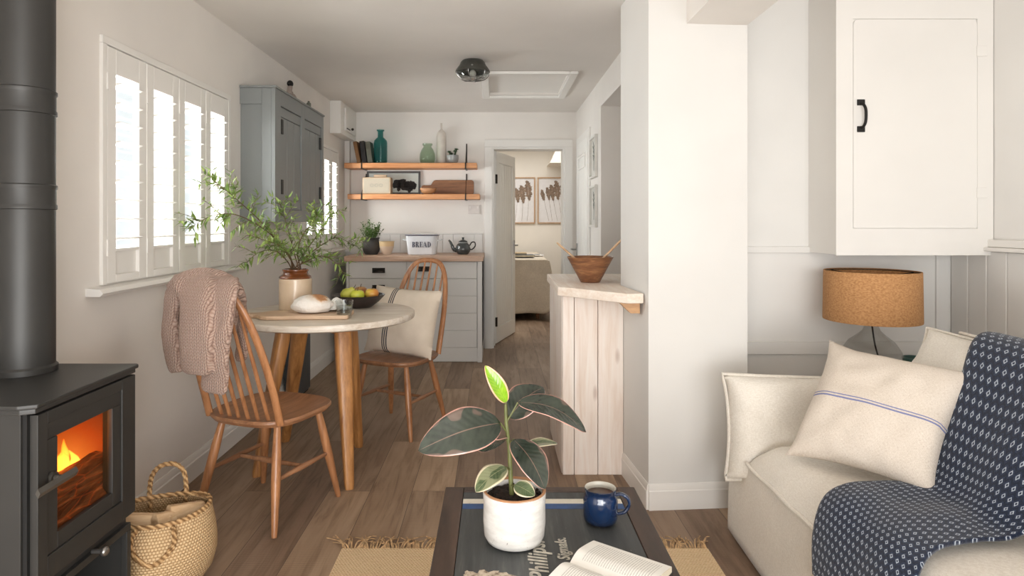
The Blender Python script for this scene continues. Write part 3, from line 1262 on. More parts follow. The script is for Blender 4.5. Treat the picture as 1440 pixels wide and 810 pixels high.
# slim slate panel on the floor behind the table
o = thing('slim_cabinet', 'slim dark slate metal cabinet on the floor against left wall behind the table', 'cabinet', (-1.375, 4.42, 0))
b = box(B(), XL + .018, -1.329, 4.24, 4.6, .012, .6, .012, 3)
mesh('cabinet_body', b, DARKGREY, o, world=True)
mesh('cabinet_base', box(B(), XL + .025, -1.34, 4.26, 4.58, 0, .013), BLACKIRON, o, world=True)
b = B()
tube(b, spline([(-1.329, 4.3, .54), (-1.318, 4.3, .535), (-1.316, 4.3, .5), (-1.329, 4.3, .49)], 4), .004, 6)
mesh('pull_handle', b, BLACKIRON, o, world=True)

# ------------------------------------------------------------------ bulkhead lamp on the ceiling
LAMPG = plain('galvanised_grey', (104, 104, 98), .35, metal=.7, var=.15)
o = thing('ceiling_lamp', 'grey metal bulkhead lamp with clear ribbed glass on the kitchen ceiling', 'ceiling lamp', (-.148, 4.13, ZC))
mesh('lamp_body', lathe(B(), [(0, 0), (.065, 0), (.078, -.012), (.085, -.03), (.1, -.05), (.11, -.064), (.112, -.074), (.104, -.076), (.1, -.07), (.085, -.05), (0, -.04)], 40), LAMPG, o, smooth=50)
RIBG = pane('lamp_glass', (232, 236, 236), .9)
b = B()
n = 48
prof = [(.098, -.074), (.096, -.09), (.085, -.105), (.06, -.116), (.03, -.121)]
rows = []
for r_, z in prof:
    rows.append([Vector(((r_ + (.003 if i % 2 else 0)) * math.cos(2 * PI * i / n), (r_ + (.003 if i % 2 else 0)) * math.sin(2 * PI * i / n), z)) for i in range(n)])
loft(b, rows, False, True)
mesh('lamp_glass', b, RIBG, o, smooth=0)
b = B()
for k in range(6):
    a = k * PI / 3 + .3
    tube(b, spline([(.108 * math.cos(a), .108 * math.sin(a), -.07), (.104 * math.cos(a), .104 * math.sin(a), -.095), (.07 * math.cos(a), .07 * math.sin(a), -.122), (.012 * math.cos(a), .012 * math.sin(a), -.127)], 4), .0028, 6)
tube(b, [(.075 * math.cos(2 * PI * i / 24), .075 * math.sin(2 * PI * i / 24), -.118) for i in range(24)], .0028, 6, closed=True)
mesh('lamp_cage', b, CHROME, o)
for k in range(3):
    a = k * 2 * PI / 3 - PI / 2
    mesh('lamp_bolt', blob(B(), (.098 * math.cos(a), .098 * math.sin(a), -.052), .008, .008, .008, 10, 6), CHROME, o)
b = B()
blob(b, (0, 0, -.085), .022, .022, .026, 14, 8)
mesh('bulb', b, plain('opal_bulb', (220, 214, 200), .4), o)

# ------------------------------------------------------------------ framed prints on the right wall
WFR = plain('white_frame', (222, 219, 212), .45)
PAPER = plain('mount_board', (206, 203, 196), .8, var=.02)
for (z0, z1, lab, seed) in ((1.535, 1.862, 'upper of two white framed botanical prints beside the passage door', 3), (1.157, 1.482, 'lower of two white framed botanical prints beside the passage door', 8)):
    o = thing('framed_print', lab, 'framed print', (XR - .001, 4.94, z0), 0, 'white framed prints on the right wall')
    hh = z1 - z0
    mesh('picture_frame', frame4(B(), -.13, .13, .02, hh - .02, .018, -.022, 0, 'x', .002), WFR, o)
    mesh('mount_board', box(B(), -.004, -.001, -.132, .132, .018, hh - .018), PAPER, o, smooth=0)
    b = B()
    rr = random.Random(seed)
    tube(b, [(-.005, .01, .06), (-.005, 0, hh * .5), (-.005, .015, hh * .78)], .0022, 5)
    for k in range(9):
        z = hh * (.42 + .045 * k)
        s = -1 if k % 2 else 1
        leaf(b, (-.0055, .006, z), (-.0055, .006 + s * rr.uniform(.04, .075), z + rr.uniform(.02, .05)), (-1, 0, 0), .022, 0, 0, 4, 2)
    mesh('botanical_sprig', b, plain('sprig_ink', (122, 124, 116), .8), o, smooth=0)

# ------------------------------------------------------------------ bedroom things
LINEN = fabric('bedspread_linen', (222, 211, 194), .06, 120, .2)
MATT = fabric('mattress_ticking', (214, 208, 198), .05)
BEDX0, BEDX1, BEDY0, BEDY1 = -1.0, .62, 7.82, 9.62
o = thing('bed', 'bed under a loose cream linen spread seen through the bedroom door', 'bed', ((BEDX0 + BEDX1) / 2, (BEDY0 + BEDY1) / 2, 0))
mesh('mattress', box(B(), BEDX0 + .03, BEDX1 - .03, BEDY0 + .03, BEDY1, .4, .735, .05, 3), MATT, o, world=True)
mesh('bed_base', box(B(), BEDX0 + .05, BEDX1 - .05, BEDY0 + .06, BEDY1, .16, .4, .01), plain('bed_base_fabric', (92, 84, 78), .9), o, world=True)
for x in (BEDX0 + .1, BEDX1 - .1):
    for y in (BEDY0 + .12, BEDY1 - .1):
        mesh('leg', lathe(B(), [(0, 0), (.02, 0), (.03, .16), (0, .16)], 14, (x, y, 0)), ELM, o, world=True)


def spread(u, v):
    # u across the bed and down both sides, v from the foot hem up and along the top
    wx = BEDX1 - BEDX0
    drop = .66
    s = (u * (wx + 2 * drop)) - drop
    tt = v * (1.75 + drop) - drop
    zt = .752
    ex = 0
    if s < 0:
        x, ex = BEDX0, -s
        sg = -1
    elif s > wx:
        x, ex = BEDX1, s - wx
        sg = 1
    else:
        x, sg = BEDX0 + s, 0
    ey = -tt if tt < 0 else 0
    y = BEDY0 if tt < 0 else BEDY0 + tt
    dn = max(ex, ey) if not (ex and ey) else math.hypot(ex, ey) * .93
    z = zt - dn
    fold = .03 * (dn / drop) * math.sin(s * 13 + 1.2 * math.sin(s * 5) + tt * 3)
    if ey and not ex:
        y -= .02 + .05 * (dn / drop) + fold
    elif ex and not ey:
        x += sg * (.02 + .05 * (dn / drop) + fold)
    elif ex and ey:
        x += sg * (.03 + .12 * (ex / drop))
        y -= .03 + .12 * (ey / drop) + fold * .5
    z += .008 * mnoise.noise(Vector((s * 5, tt * 5, 2))) if dn < .01 else 0
    z = max(z, .06 + .03 * math.sin(s * 6))
    return Vector((x, y, z))


mesh('bedspread', grid(B(), 70, 60, spread), LINEN, o, world=True, smooth=60, solid=.006)
o = thing('book', 'dark blue book lying on the bed beyond the door', 'book', (.335, 7.98, .765), .05)
mesh('book_cover', box(B(), -.14, .14, -.1, .1, 0, .028, .003), plain('blue_grey_cloth', (78, 88, 96), .7), o)
mesh('book_pages', box(B(), -.138, .137, -.101, .098, .004, .024), PAGES, o, smooth=0)
o = thing('book', 'small tan book lying on the dark blue book on the bed', 'book', (.31, 7.99, .794), .1)
mesh('book_cover', box(B(), -.07, .07, -.06, .06, 0, .022, .003), plain('tan_cloth', (186, 158, 114), .7), o)
mesh('book_pages', box(B(), -.068, .068, -.061, .058, .004, .018), PAGES, o, smooth=0)
o = thing('magazine', 'open white magazine lying at the foot of the bed', 'magazine', (.45, 8.26, .766), -.1)
b = B()
grid(b, 16, 4, lambda u, v: Vector(((u - .5) * .34, (v - .5) * .22, .012 * abs(math.sin((u - .5) * 2 * PI)) * 1.0 + .001)))
mesh('magazine_pages', b, plain('magazine_paper', (226, 224, 222), .6), o, solid=.002)
MINK = plain('magazine_ink', (110, 116, 124), .6, var=.4)
mesh('printed_picture', box(B(), -.15, -.06, -.09, -.02, .0145, .0155), MINK, o, smooth=0)
mesh('printed_picture', box(B(), .05, .12, -.09, .05, .0145, .0155), MINK, o, smooth=0)

OAKFR = wood('pale_oak_frame', (170, 136, 104), (196, 164, 130), (20, 20, 4), .5)
REED = plain('reed_brown', (152, 130, 112), .9, var=.3, scale=40)
PRW = plain('reed_print_paper', (226, 224, 224), .5, var=.03, coat=.2)


def reeds(x0, lab, plumes):
    o = thing('framed_print', lab, 'framed print', (x0, 9.698, 1.175), 0, 'oak framed reed prints in the bedroom')
    w, h = .505, .7
    mesh('picture_frame', frame4(B(), -w / 2 + .018, w / 2 - .018, .018, h - .018, .018, -.028, 0, 'y', .002), OAKFR, o)
    mesh('print_paper', box(B(), -w / 2 + .016, w / 2 - .016, -.008, -.004, .016, h - .016), PRW, o, smooth=0)
    st = B()
    for (sx, tx, tz, ln, fat) in plumes:
        tube(st, spline([(sx, -.0095, .04), ((sx + tx) / 2 + .008, -.0095, .2), (tx, -.0095, tz - ln * .5)], 4), .0016, 5)
        b = B()
        rr = random.Random(int((sx + 1) * 1000))
        for k in range(70):
            t_ = k / 69
            px_, pz = tx - .03 * t_ * 0, tz - ln * t_
            wd = fat * math.sin(PI * min(1, t_ * .85 + .12)) * (1 if k % 2 else -1)
            leaf(b, (tx + (t_ - .5) * .03, -.0098 - .00005 * k, pz), (tx + (t_ - .5) * .03 + wd * rr.uniform(.6, 1.15), -.0098 - .00005 * k, pz + rr.uniform(-.01, .03)), (0, -1, 0), .036, 0, 0, 4, 2)
        mesh('reed_plume', b, REED, o, smooth=0)
    mesh('reed_stems', st, REED, o, smooth=0)


reeds(.345, 'left of two oak framed reed prints on the bedroom wall', [(-.16, -.13, .5, .2, .04), (-.05, -.02, .52, .2, .045), (.05, .06, .56, .25, .055), (.13, .15, .63, .28, .065)])
reeds(.885, 'right of two oak framed reed prints on the bedroom wall', [(-.08, -.17, .5, .15, .035), (-.03, -.09, .53, .17, .035), (.05, -.03, .57, .22, .045), (.13, .045, .63, .27, .06), (.2, .15, .62, .26, .06)])
# ------------------------------------------------------------------ dining table
ELMW = wood('honey_elm', (124, 84, 58), (172, 124, 88), (30, 3.5, 30), .42, .05, coat=.15)
ELMV = wood('honey_elm_upright', (138, 90, 56), (190, 134, 90), (34, 34, 3.2), .4, .05, coat=.15)
TOPW = wood('scrubbed_pale_top', (186, 168, 146), (232, 225, 214), (3.2, 34, 34), .4, .05, coat=.1, mid=(214, 203, 188))
TH = .75
TX, TY, TR = -.85, 3.20, .442
tb = thing('dining_table', 'small round dining table with pale scrubbed top and splayed wooden legs', 'table', (TX, TY, 0))
b = lathe(B(), [(0, TH - .034), (TR - .012, TH - .034), (TR - .002, TH - .028), (TR, TH - .02), (TR, TH - .006), (TR - .004, TH - .001), (TR - .01, TH), (0, TH)], 96)
mesh('table_top', b, TOPW, tb, smooth=40)
LEGW = wood('table_leg_wood', (134, 86, 44), (196, 140, 82), (26, 26, 2.4), .45, .06, coat=.1)
feet = [(.191, -.32), (-.279, -.18), (.12, .215), (-.30, .30)]
tops = [(.13, -.185), (-.17, -.105), (.085, .12), (-.17, .17)]
for (fx, fy), (tx, ty) in zip(feet, tops):
    b = B()
    rs = []
    d = Vector((fx - tx, fy - ty))
    ang = math.atan2(d.y, d.x)
    for t_, w_, dp in ((0, .040, .034), (.12, .041, .034), (.35, .037, .031), (.7, .028, .026), (.97, .022, .021), (1, .019, .018)):
        c = Vector((tx + (fx - tx) * t_, ty + (fy - ty) * t_, (TH - .05) * (1 - t_)))
        rs.append(ring(c, (math.cos(ang) * dp, math.sin(ang) * dp, 0), (-math.sin(ang) * w_, math.cos(ang) * w_, 0), 20, 3.2))
    loft(b, rs)
    mesh('leg', b, LEGW, tb)
    # rail under the top from the middle out to each leg
b = B()
for (tx, ty) in tops:
    d = Vector((tx, ty, 0))
    L = d.length + .05
    d.normalize()
    s_ = Vector((-d.y, d.x, 0))
    zt, zb = TH - .0345, TH - .08
    rs = []
    for r_, zl in ((0.0, zb), (L - .06, zb), (L, zt - .008)):
        c = d * r_
        rs.append([c + s_ * .03 + Vector((0, 0, zt)), c - s_ * .03 + Vector((0, 0, zt)), c - s_ * .03 + Vector((0, 0, zl)), c + s_ * .03 + Vector((0, 0, zl))])
    loft(b, rs)
mesh('under_frame', b, LEGW, tb)


# ------------------------------------------------------------------ spindle-back chairs
def make_chair(loc, rotz, label):
    """local +y is the way the sitter faces"""
    c = thing('dining_chair', label, 'chair', loc, rotz, 'bow-back wooden chairs at the round table')
    SH = .425
    # saddle seat: wide at the front, rounded back
    out = []
    for k in range(48):
        a = 2 * PI * k / 48
        x, y = math.cos(a), math.sin(a)
        e = 2 / 3.0
        px_ = math.copysign(abs(x) ** e, x) * (.213 + .018 * (y > 0) * y)
        py_ = math.copysign(abs(y) ** e, y) * .21
        out.append((px_, py_))
    b = B()
    rs = []
    for s_, z in ((.80, SH - .034), (.95, SH - .026), (1.0, SH - .012), (1.0, SH - .005), (.985, SH)):
        rs.append([Vector((p[0] * s_, p[1] * s_, z)) for p in out])
    loft(b, rs, True, False)
    rows = [[b.verts.new(Vector((p[0] * s_, p[1] * s_, SH - dz))) for p in out] for s_, dz in ((.985, 0), (.9, .003), (.7, .009), (.4, .011), (.12, .009))]
    for r0, r1 in zip(rows, rows[1:]):
        for k in range(48):
            b.faces.new((r0[k], r0[(k + 1) % 48], r1[(k + 1) % 48], r1[k]))
    b.faces.new(rows[-1])
    bmesh.ops.remove_doubles(b, verts=b.verts[:], dist=.0002)
    mesh('seat', b, ELMW, c)
    legs = {}
    for sx in (-1, 1):
        for sy in (-1, 1):
            top = Vector((sx * .135, sy * .125, SH - .015))
            ft = Vector((sx * (.195 if sy < 0 else .205), sy * .185 - (.03 if sy < 0 else 0), 0))
            legs[(sx, sy)] = (top, ft)
            pts = [top.lerp(ft, t_) for t_ in (0, .1, .3, .55, .8, .97, 1)]
            mesh('leg', tube(B(), pts, [.013, .0145, .0185, .0185, .0145, .0115, .010], 14), ELMV, c)
    ends = {}
    for sx in (-1, 1):
        a = legs[(sx, -1)][0].lerp(legs[(sx, -1)][1], .52)
        d = legs[(sx, 1)][0].lerp(legs[(sx, 1)][1], .52)
        pts = [a.lerp(d, t_) for t_ in (0, .15, .5, .85, 1)]
        mesh('stretcher', tube(B(), pts, [.007, .009, .0125, .009, .007], 12), ELMW, c)
        ends[sx] = a.lerp(d, .5)
    pts = [ends[-1].lerp(ends[1], t_) for t_ in (0, .2, .5, .8, 1)]
    mesh('stretcher', tube(B(), pts, [.007, .009, .0125, .009, .007], 12), ELMW, c)
    # bow
    HT, HW = .545, .190
    def bow(t_):
        # t_ 0..1 round the hoop
        a = PI * t_
        x = -HW * math.cos(a)
        h = math.sin(a)
        x = math.copysign(abs(x / HW) ** .62, x) * HW * (.93 + .07 * h)
        z = HT * (h ** .86)
        return Vector((x, -.160 - .185 * (z / HT) ** 1.1, SH - .012 + z * (1.0)))
    pts = [bow(k / 40) for k in range(41)]
    b = tube(B(), pts, [.0135 - .001 * math.sin(PI * k / 40) for k in range(41)], 12, up=(0, 1, 0), flat=1.25)
    mesh('back_bow', b, ELMV, c)
    for k in range(6):
        u = (k + .5) / 6 * 2 - 1
        bx = u * .142
        # find the hoop point above
        best = min((bow(q_ / 200) for q_ in range(60, 141)), key=lambda p: abs(p.x - u * .142))
        a = Vector((bx, -.150 - .012 * (1 - u * u), SH - .012))
        pts = [a.lerp(best, t_) for t_ in (0, .25, .5, .8, 1)]
        mesh('spindle', tube(B(), pts, [.0075, .0085, .008, .006, .005], 10), ELMV, c)
    return c


def face(f):
    return math.atan2(f[1], f[0]) - PI / 2


C1, F1 = (-.945, 2.70), (.36, .933)
C2, F2 = (-.57, 3.74), (-.42, -.907)
ch = make_chair((C1[0], C1[1], 0), face(F1), 'bow-back wooden chair with the knitted jumper hung over its back')
copy_tree(ch, (C2[0], C2[1], 0), face(F2), 'bow-back wooden chair holding the striped cushion on far side of the table')

# ------------------------------------------------------------------ striped cushion on the far chair
CUSH = NT('striped_linen')
uvc = CUSH.n('ShaderNodeTexCoord')
uu, vv, _z = CUSH.sep(uvc.outputs['UV'])
base = CUSH.ramp(CUSH.noise(CUSH.coord(), 7, 3), [(.3, (206, 192, 174)), (.7, (222, 209, 192))])
st_ = None
for c0 in (.61, .64, .67):
    d = CUSH.math('LESS_THAN', CUSH.math('ABSOLUTE', CUSH.math('SUBTRACT', uu, c0)), .0085)
    st_ = d if st_ is None else CUSH.math('ADD', st_, d)
for c0 in ():
    d = CUSH.math('LESS_THAN', CUSH.math('ABSOLUTE', CUSH.math('SUBTRACT', uu, c0)), .0068)
    st_ = CUSH.math('ADD', st_, d)
na = CUSH.noise(CUSH.coord(scale=(1, 1, 4)), 140, 2)
CUSH.color(CUSH.mix(CUSH.math('MULTIPLY', st_, .92), base, (52, 56, 66)))
CUSH.set(Roughness=.9)
CUSH.b.inputs['Specular IOR Level'].default_value = .15
CUSH.bump(na, .2, .004)
f = Vector((F2[0], F2[1], 0)).normalized()
r_ = Vector((f.y, -f.x, 0))
cc = Vector((C2[0], C2[1], 0)) - f * .05 - r_ * .0 + Vector((0, 0, .425 + .188))
o = thing('cushion', 'cream cushion with dark narrow stripes propped on the far chair', 'cushion', tuple(cc), face(F2))
b = pillow(B(), .47, .40, .15, 22, .05, 3, .006)
bmesh.ops.transform(b, matrix=Matrix.Rotation(math.radians(16), 4, 'X') @ Matrix.Rotation(math.radians(-2), 4, 'Y'), verts=b.verts)
mesh('cushion_cover', b, CUSH.m, o, smooth=70, recalc=True)

# ------------------------------------------------------------------ jumper over the front chair
KNIT = NT('chunky_pink_knit')
kv = KNIT.coord()
kx, ky, kz = KNIT.sep(kv)
ax = KNIT.math('ADD', kx, KNIT.math('MULTIPLY', ky, -.55))
wq = KNIT.noise(kv, 14, 3)
col_ = KNIT.math('ADD', KNIT.math('MULTIPLY', ax, 1 / .0165), KNIT.math('MULTIPLY', wq, 1.2))
tri = KNIT.math('MULTIPLY', KNIT.math('ABSOLUTE', KNIT.math('SUBTRACT', KNIT.math('FRACT', col_), .5)), 2)
rowp = KNIT.math('ADD', KNIT.math('ADD', KNIT.math('MULTIPLY', kz, 1 / .0115), KNIT.math('MULTIPLY', tri, .9)), KNIT.math('MULTIPLY', wq, .8))
st2 = KNIT.math('ABSOLUTE', KNIT.math('SINE', KNIT.math('MULTIPLY', rowp, PI)))
hgt = KNIT.math('MULTIPLY', KNIT.math('POWER', KNIT.math('ABSOLUTE', KNIT.math('SINE', KNIT.math('MULTIPLY', tri, PI))), .45), KNIT.math('ADD', .5, KNIT.math('MULTIPLY', st2, .5)))
fz = KNIT.noise(kv, 260, 4, .7)
hh_ = KNIT.math('ADD', KNIT.math('MULTIPLY', hgt, .72), KNIT.math('MULTIPLY', fz, .36))
KNIT.color(KNIT.ramp(hh_, [(.15, (112, 84, 74)), (.5, (166, 136, 121)), (.9, (198, 172, 157))]))
KNIT.set(Roughness=.95)
KNIT.b.inputs['Specular IOR Level'].default_value = .1
KNIT.b.inputs['Sheen Weight'].default_value = .15
KNIT.bump(hh_, 1.0, .008)


def flatloft(bm, items, n=16, power=2.6):
    """items: (px, py, depth, half width in px, thickness m) - a folded length of knitting"""
    pts = [W(i[0], i[1], i[2] - .06) for i in items]
    dense = spline(pts, 5)
    ws = spline([Vector((i[3] * i[2] / F, i[4], 0)) for i in items], 5)
    rs = []
    for k, p in enumerate(dense):
        t = (dense[min(k + 1, len(dense) - 1)] - dense[max(k - 1, 0)]).normalized()
        wv = Vector((.93, -.36, 0))
        wv = (wv - t * wv.dot(t)).normalized()
        nv = t.cross(wv).normalized()
        e = 1.0
        if k in (0, len(dense) - 1):
            e = .8
        rs.append(ring(p, wv * ws[k].x * e, nv * ws[k].y * e, n, power))
    loft(bm, rs)


b = B()
# body panel hanging down the near side, and up over the bow to the far side
flatloft(b, [(264, 470, 2.50, 24, .016), (266, 420, 2.50, 26, .018), (270, 397, 2.44, 27, .020), (275, 403, 2.38, 27, .020), (274, 440, 2.34, 28, .020), (275, 490, 2.33, 27, .022), (275, 527, 2.335, 25, .02)])
# back layer hanging further left
flatloft(b, [(262, 396, 2.46, 18, .018), (247, 408, 2.46, 15, .020), (241, 440, 2.45, 12, .024), (242, 480, 2.44, 13, .024), (249, 524, 2.44, 12, .022)])
# shoulder and sleeve falling on the right
flatloft(b, [(318, 470, 2.50, 14, .014), (322, 420, 2.50, 18, .016), (314, 396, 2.43, 22, .020), (314, 412, 2.36, 24, .022), (310, 450, 2.34, 22, .024), (306, 490, 2.345, 19, .024), (303, 525, 2.36, 23, .022), (301, 552, 2.365, 22, .02)])
# far sleeve
flatloft(b, [(322, 397, 2.45, 14, .018), (336, 412, 2.50, 10, .018), (341, 450, 2.54, 9, .018), (339, 508, 2.56, 9, .016)])
# top roll lying along the bow
flatloft(b, [(240, 406, 2.46, 5, .034), (258, 394, 2.45, 9, .036), (288, 390, 2.44, 12, .037), (318, 396, 2.44, 11, .036), (337, 416, 2.46, 8, .034)], power=2)
o = mesh('jumper', b, KNIT.m, None, smooth=180)
tag(o, 'chunky dusty pink knitted jumper draped over the back of the front chair', 'jumper')
md = o.modifiers.new('rm', 'REMESH')
md.mode = 'VOXEL'
md.voxel_size = .007
md.use_smooth_shade = True
md = o.modifiers.new('sm', 'SMOOTH')
md.iterations = 7
md.factor = .6
tx = bpy.data.textures.new('folds', 'CLOUDS')
tx.noise_scale = .09
md = o.modifiers.new('dp', 'DISPLACE')
md.texture = tx
md.strength = .016
md.mid_level = .5

# ------------------------------------------------------------------ on the table
TZ = TH + .0005
# stoneware jar
JAR = NT('cream_stoneware')
JAR.color(JAR.ramp(JAR.noise(JAR.coord(scale=(1, 1, .5)), 16, 4), [(.3, (208, 182, 152)), (.7, (224, 202, 176))]))
JAR.set(Roughness=.35)
JAR.b.inputs['Coat Weight'].default_value = .4
BROWNG = plain('brown_glaze', (132, 72, 34), .25, var=.3, scale=12, coat=.5)
JX, JY = -1.022, 3.27
o = thing('stoneware_jar', 'cream stoneware jar with brown glazed neck on the round table', 'jar', (JX, JY, TZ))
mesh('jar_body', lathe(B(), [(0, 0), (.076, 0), (.080, .004), (.0815, .012), (.0815, .156), (.078, .162), (.07, .160), (.07, .02), (0, .02)], 48), JAR.m, o, smooth=40)
mesh('glazed_neck', lathe(B(), [(.0785, .1615), (.082, .166), (.080, .172), (.071, .178), (.063, .184), (.060, .192), (.064, .199), (.066, .204), (.064, .209), (.056, .21), (.053, .2), (.055, .18), (.07, .166)], 48), BROWNG, o, smooth=50)

# bread board and loaf
BRD = wood('pale_bread_board', (184, 152, 122), (218, 190, 162), (4, 40, 40), .55, .06)
o = thing('bread_board', 'long pale wooden bread board under the loaf', 'bread board', (-.885, 3.03, TZ), math.radians(4))
pts = [(.19, -.10), (.198, -.09), (.198, .09), (.19, .10), (-.17, .10), (-.20, .085), (-.225, .045), (-.25, .03), (-.33, .028), (-.35, .018), (-.355, 0), (-.35, -.018), (-.33, -.028), (-.25, -.03), (-.225, -.045), (-.20, -.085), (-.17, -.10)]
mesh('board_blade', prism(B(), pts, 0, .019, 'z', .004), BRD, o)
LOAF = NT('floury_crust')
lv = LOAF.coord()
lx, ly, lz = LOAF.sep(lv)
n1 = LOAF.noise(lv, 15, 5, .6)
n2 = LOAF.noise(lv, 70, 4, .6)
crack = LOAF.math('SUBTRACT', LOAF.math('ABSOLUTE', LOAF.math('ADD', LOAF.math('ADD', LOAF.math('SUBTRACT', lx, .035), LOAF.math('MULTIPLY', ly, .5)), LOAF.math('MULTIPLY', LOAF.math('SUBTRACT', LOAF.noise(lv, 30, 4), .5), .08))), .02)
cf = LOAF.math('ADD', LOAF.math('MULTIPLY', crack, 9), LOAF.math('MULTIPLY', n1, .55))
cf = LOAF.math('ADD', cf, LOAF.math('MULTIPLY', LOAF.math('MAXIMUM', LOAF.math('MULTIPLY', LOAF.math('SUBTRACT', .068, lz), 30), 0.0), .8))
LOAF.color(LOAF.mix(LOAF.math('MULTIPLY', n2, .25), LOAF.ramp(cf, [(.22, (176, 116, 68)), (.36, (206, 160, 118)), (.52, (232, 218, 204)), (.8, (240, 235, 228))]), (206, 176, 148)))
LOAF.set(Roughness=.95)
LOAF.bump(LOAF.math('ADD', n1, LOAF.math('MULTIPLY', n2, .5)), .9, .014)
o = thing('bread_loaf', 'round floury loaf with split crust on the bread board', 'bread', (-.872, 3.04, TZ + .0195), math.radians(4))


def lf(p):
    q_ = Vector((p.x * 2.2 + 3, p.y * 2.2, p.z * 2.2))
    k = 1 + .12 * mnoise.noise(q_) + .05 * mnoise.noise(q_ * 2.7) + .02 * mnoise.noise(q_ * 6)
    d = abs(p.x - .45 + p.y * .5)
    if p.z > 0:
        k += .07 * math.exp(-(d / .18) ** 2) * p.z
    return k


b = blob(B(), (0, 0, .043), .094, .08, .047, 48, 28, lf)
for v in b.verts:
    if v.co.z < .012:
        v.co.z = max(0.0005, .012 + (v.co.z - .012) * .25)
zmin = min(v.co.z for v in b.verts)
for v in b.verts:
    v.co.z -= zmin
mesh('loaf_crust', b, LOAF.m, o, smooth=180)
o = thing('napkin', 'crumpled white cloth tucked behind the loaf on the bread board', 'cloth', (-.765, 3.10, TZ + .0195))
CLOTH = fabric('white_cotton', (226, 224, 218), .04, 200, .15)


def nap(u, v):
    x, y = (u - .5) * .11, (v - .5) * .10
    r2 = (u - .5) ** 2 + (v - .5) ** 2
    z = max(0, .05 * (1 - r2 * 5)) + .012 * mnoise.noise(Vector((x * 45, y * 45, 1))) + .012
    return Vector((x, y, max(.003, z)))


mesh('napkin_cloth', grid(B(), 22, 22, nap), CLOTH, o, smooth=180, solid=.003)

# glass of water
GL = pane('tumbler_glass', (236, 240, 240))
o = thing('water_glass', 'ribbed glass tumbler of water standing in front of the fruit bowl', 'glass', (-.706, 2.985, TZ))
b = B()
n = 40


def gr(r_, z, k=.0012):
    return [Vector(((r_ + (k if i % 4 < 2 else -k)) * math.cos(2 * PI * i / n), (r_ + (k if i % 4 < 2 else -k)) * math.sin(2 * PI * i / n), z)) for i in range(n)]


loft(b, [gr(.030, .0), gr(.032, .004), gr(.0385, .062), gr(.0405, .068, 0), gr(.0415, .083, 0), gr(.0395, .083, 0), gr(.0375, .066, 0), gr(.030, .012, 0)], True, True)
mesh('tumbler', b, pane('clear_tumbler', (248, 250, 250), .8), o, smooth=30)
mesh('water', lathe(B(), [(0, .0135), (.0285, .0135), (.0355, .058), (0, .058)], 32), pane('water', (248, 250, 250), .6), o, smooth=50)

# fruit bowl
BOWLB = wood('ebonised_wood', (38, 30, 27), (62, 50, 45), (10, 10, 40), .45)
FBX, FBY = -.722, 3.375
o = thing('fruit_bowl', 'wide black wooden bowl of fruit on the round table', 'bowl', (FBX, FBY, TZ))
mesh('bowl_body', lathe(B(), [(0, 0), (.062, 0), (.07, .004), (.105, .03), (.134, .06), (.1375, .065), (.134, .067), (.127, .062), (.098, .036), (.06, .014), (0, .010)], 48), BOWLB, o, smooth=40)


def fruit_mat(name, a, c, d):
    t = NT(name)
    n_ = t.noise(t.coord(), 14, 4)
    x, y, z = t.sep(t.coord())
    t.color(t.mix(t.math('MULTIPLY', t.noise(t.coord(), 120, 2), .35), t.ramp(t.math('ADD', n_, t.math('MULTIPLY', x, 6)), [(.3, a), (.55, c), (.75, d)]), a))
    t.set(Roughness=.4)
    return t.m


STEMW = plain('fruit_stem', (78, 56, 34), .8)
FR = [('green pear at the left of the fruit bowl', 'pear', (-.055, -.03, .07), (188, 186, 70), (172, 176, 58), (196, 190, 84), 0),
      ('yellow green apple at the front of the fruit bowl', 'apple', (.005, -.055, .065), (192, 196, 60), (206, 202, 76), (178, 186, 54), 1),
      ('orange blushed apple at the right of the fruit bowl', 'apple', (.07, -.005, .067), (206, 172, 72), (208, 138, 66), (190, 110, 56), 1),
      ('brownish russet apple at the back of the fruit bowl', 'apple', (.0, .045, .072), (150, 104, 60), (178, 132, 70), (140, 90, 54), 1)]
for lab, kind, (fx, fy, fz), a, c, d, ap in FR:
    o = thing(kind, lab, kind, (FBX + fx, FBY + fy, TZ + fz), fx * 9, 'fruit in the black bowl')
    if ap:
        b = lathe(B(), [(0, -.026), (.01, -.03), (.022, -.027), (.034, -.01), (.037, .006), (.032, .022), (.02, .03), (.008, .029), (0, .024)], 28)
        ht = .026
    else:
        b = lathe(B(), [(0, -.034), (.016, -.032), (.031, -.016), (.034, 0), (.028, .018), (.018, .034), (.014, .048), (.008, .056), (0, .056)], 28)
        bmesh.ops.transform(b, matrix=Matrix.Rotation(.9, 4, 'Y'), verts=b.verts)
        ht = .034
    mesh('fruit_skin', b, fruit_mat(kind + '_skin', a, c, d), o, smooth=180)
    b = B()
    if ap:
        tube(b, [(0, 0, ht), (.002, 0, ht + .012), (.005, 0, ht + .02)], .0016, 6)
    else:
        tube(b, [(.042, 0, .034), (.052, 0, .044), (.058, 0, .054)], .0016, 6)
    mesh('fruit_stalk', b, STEMW, o)

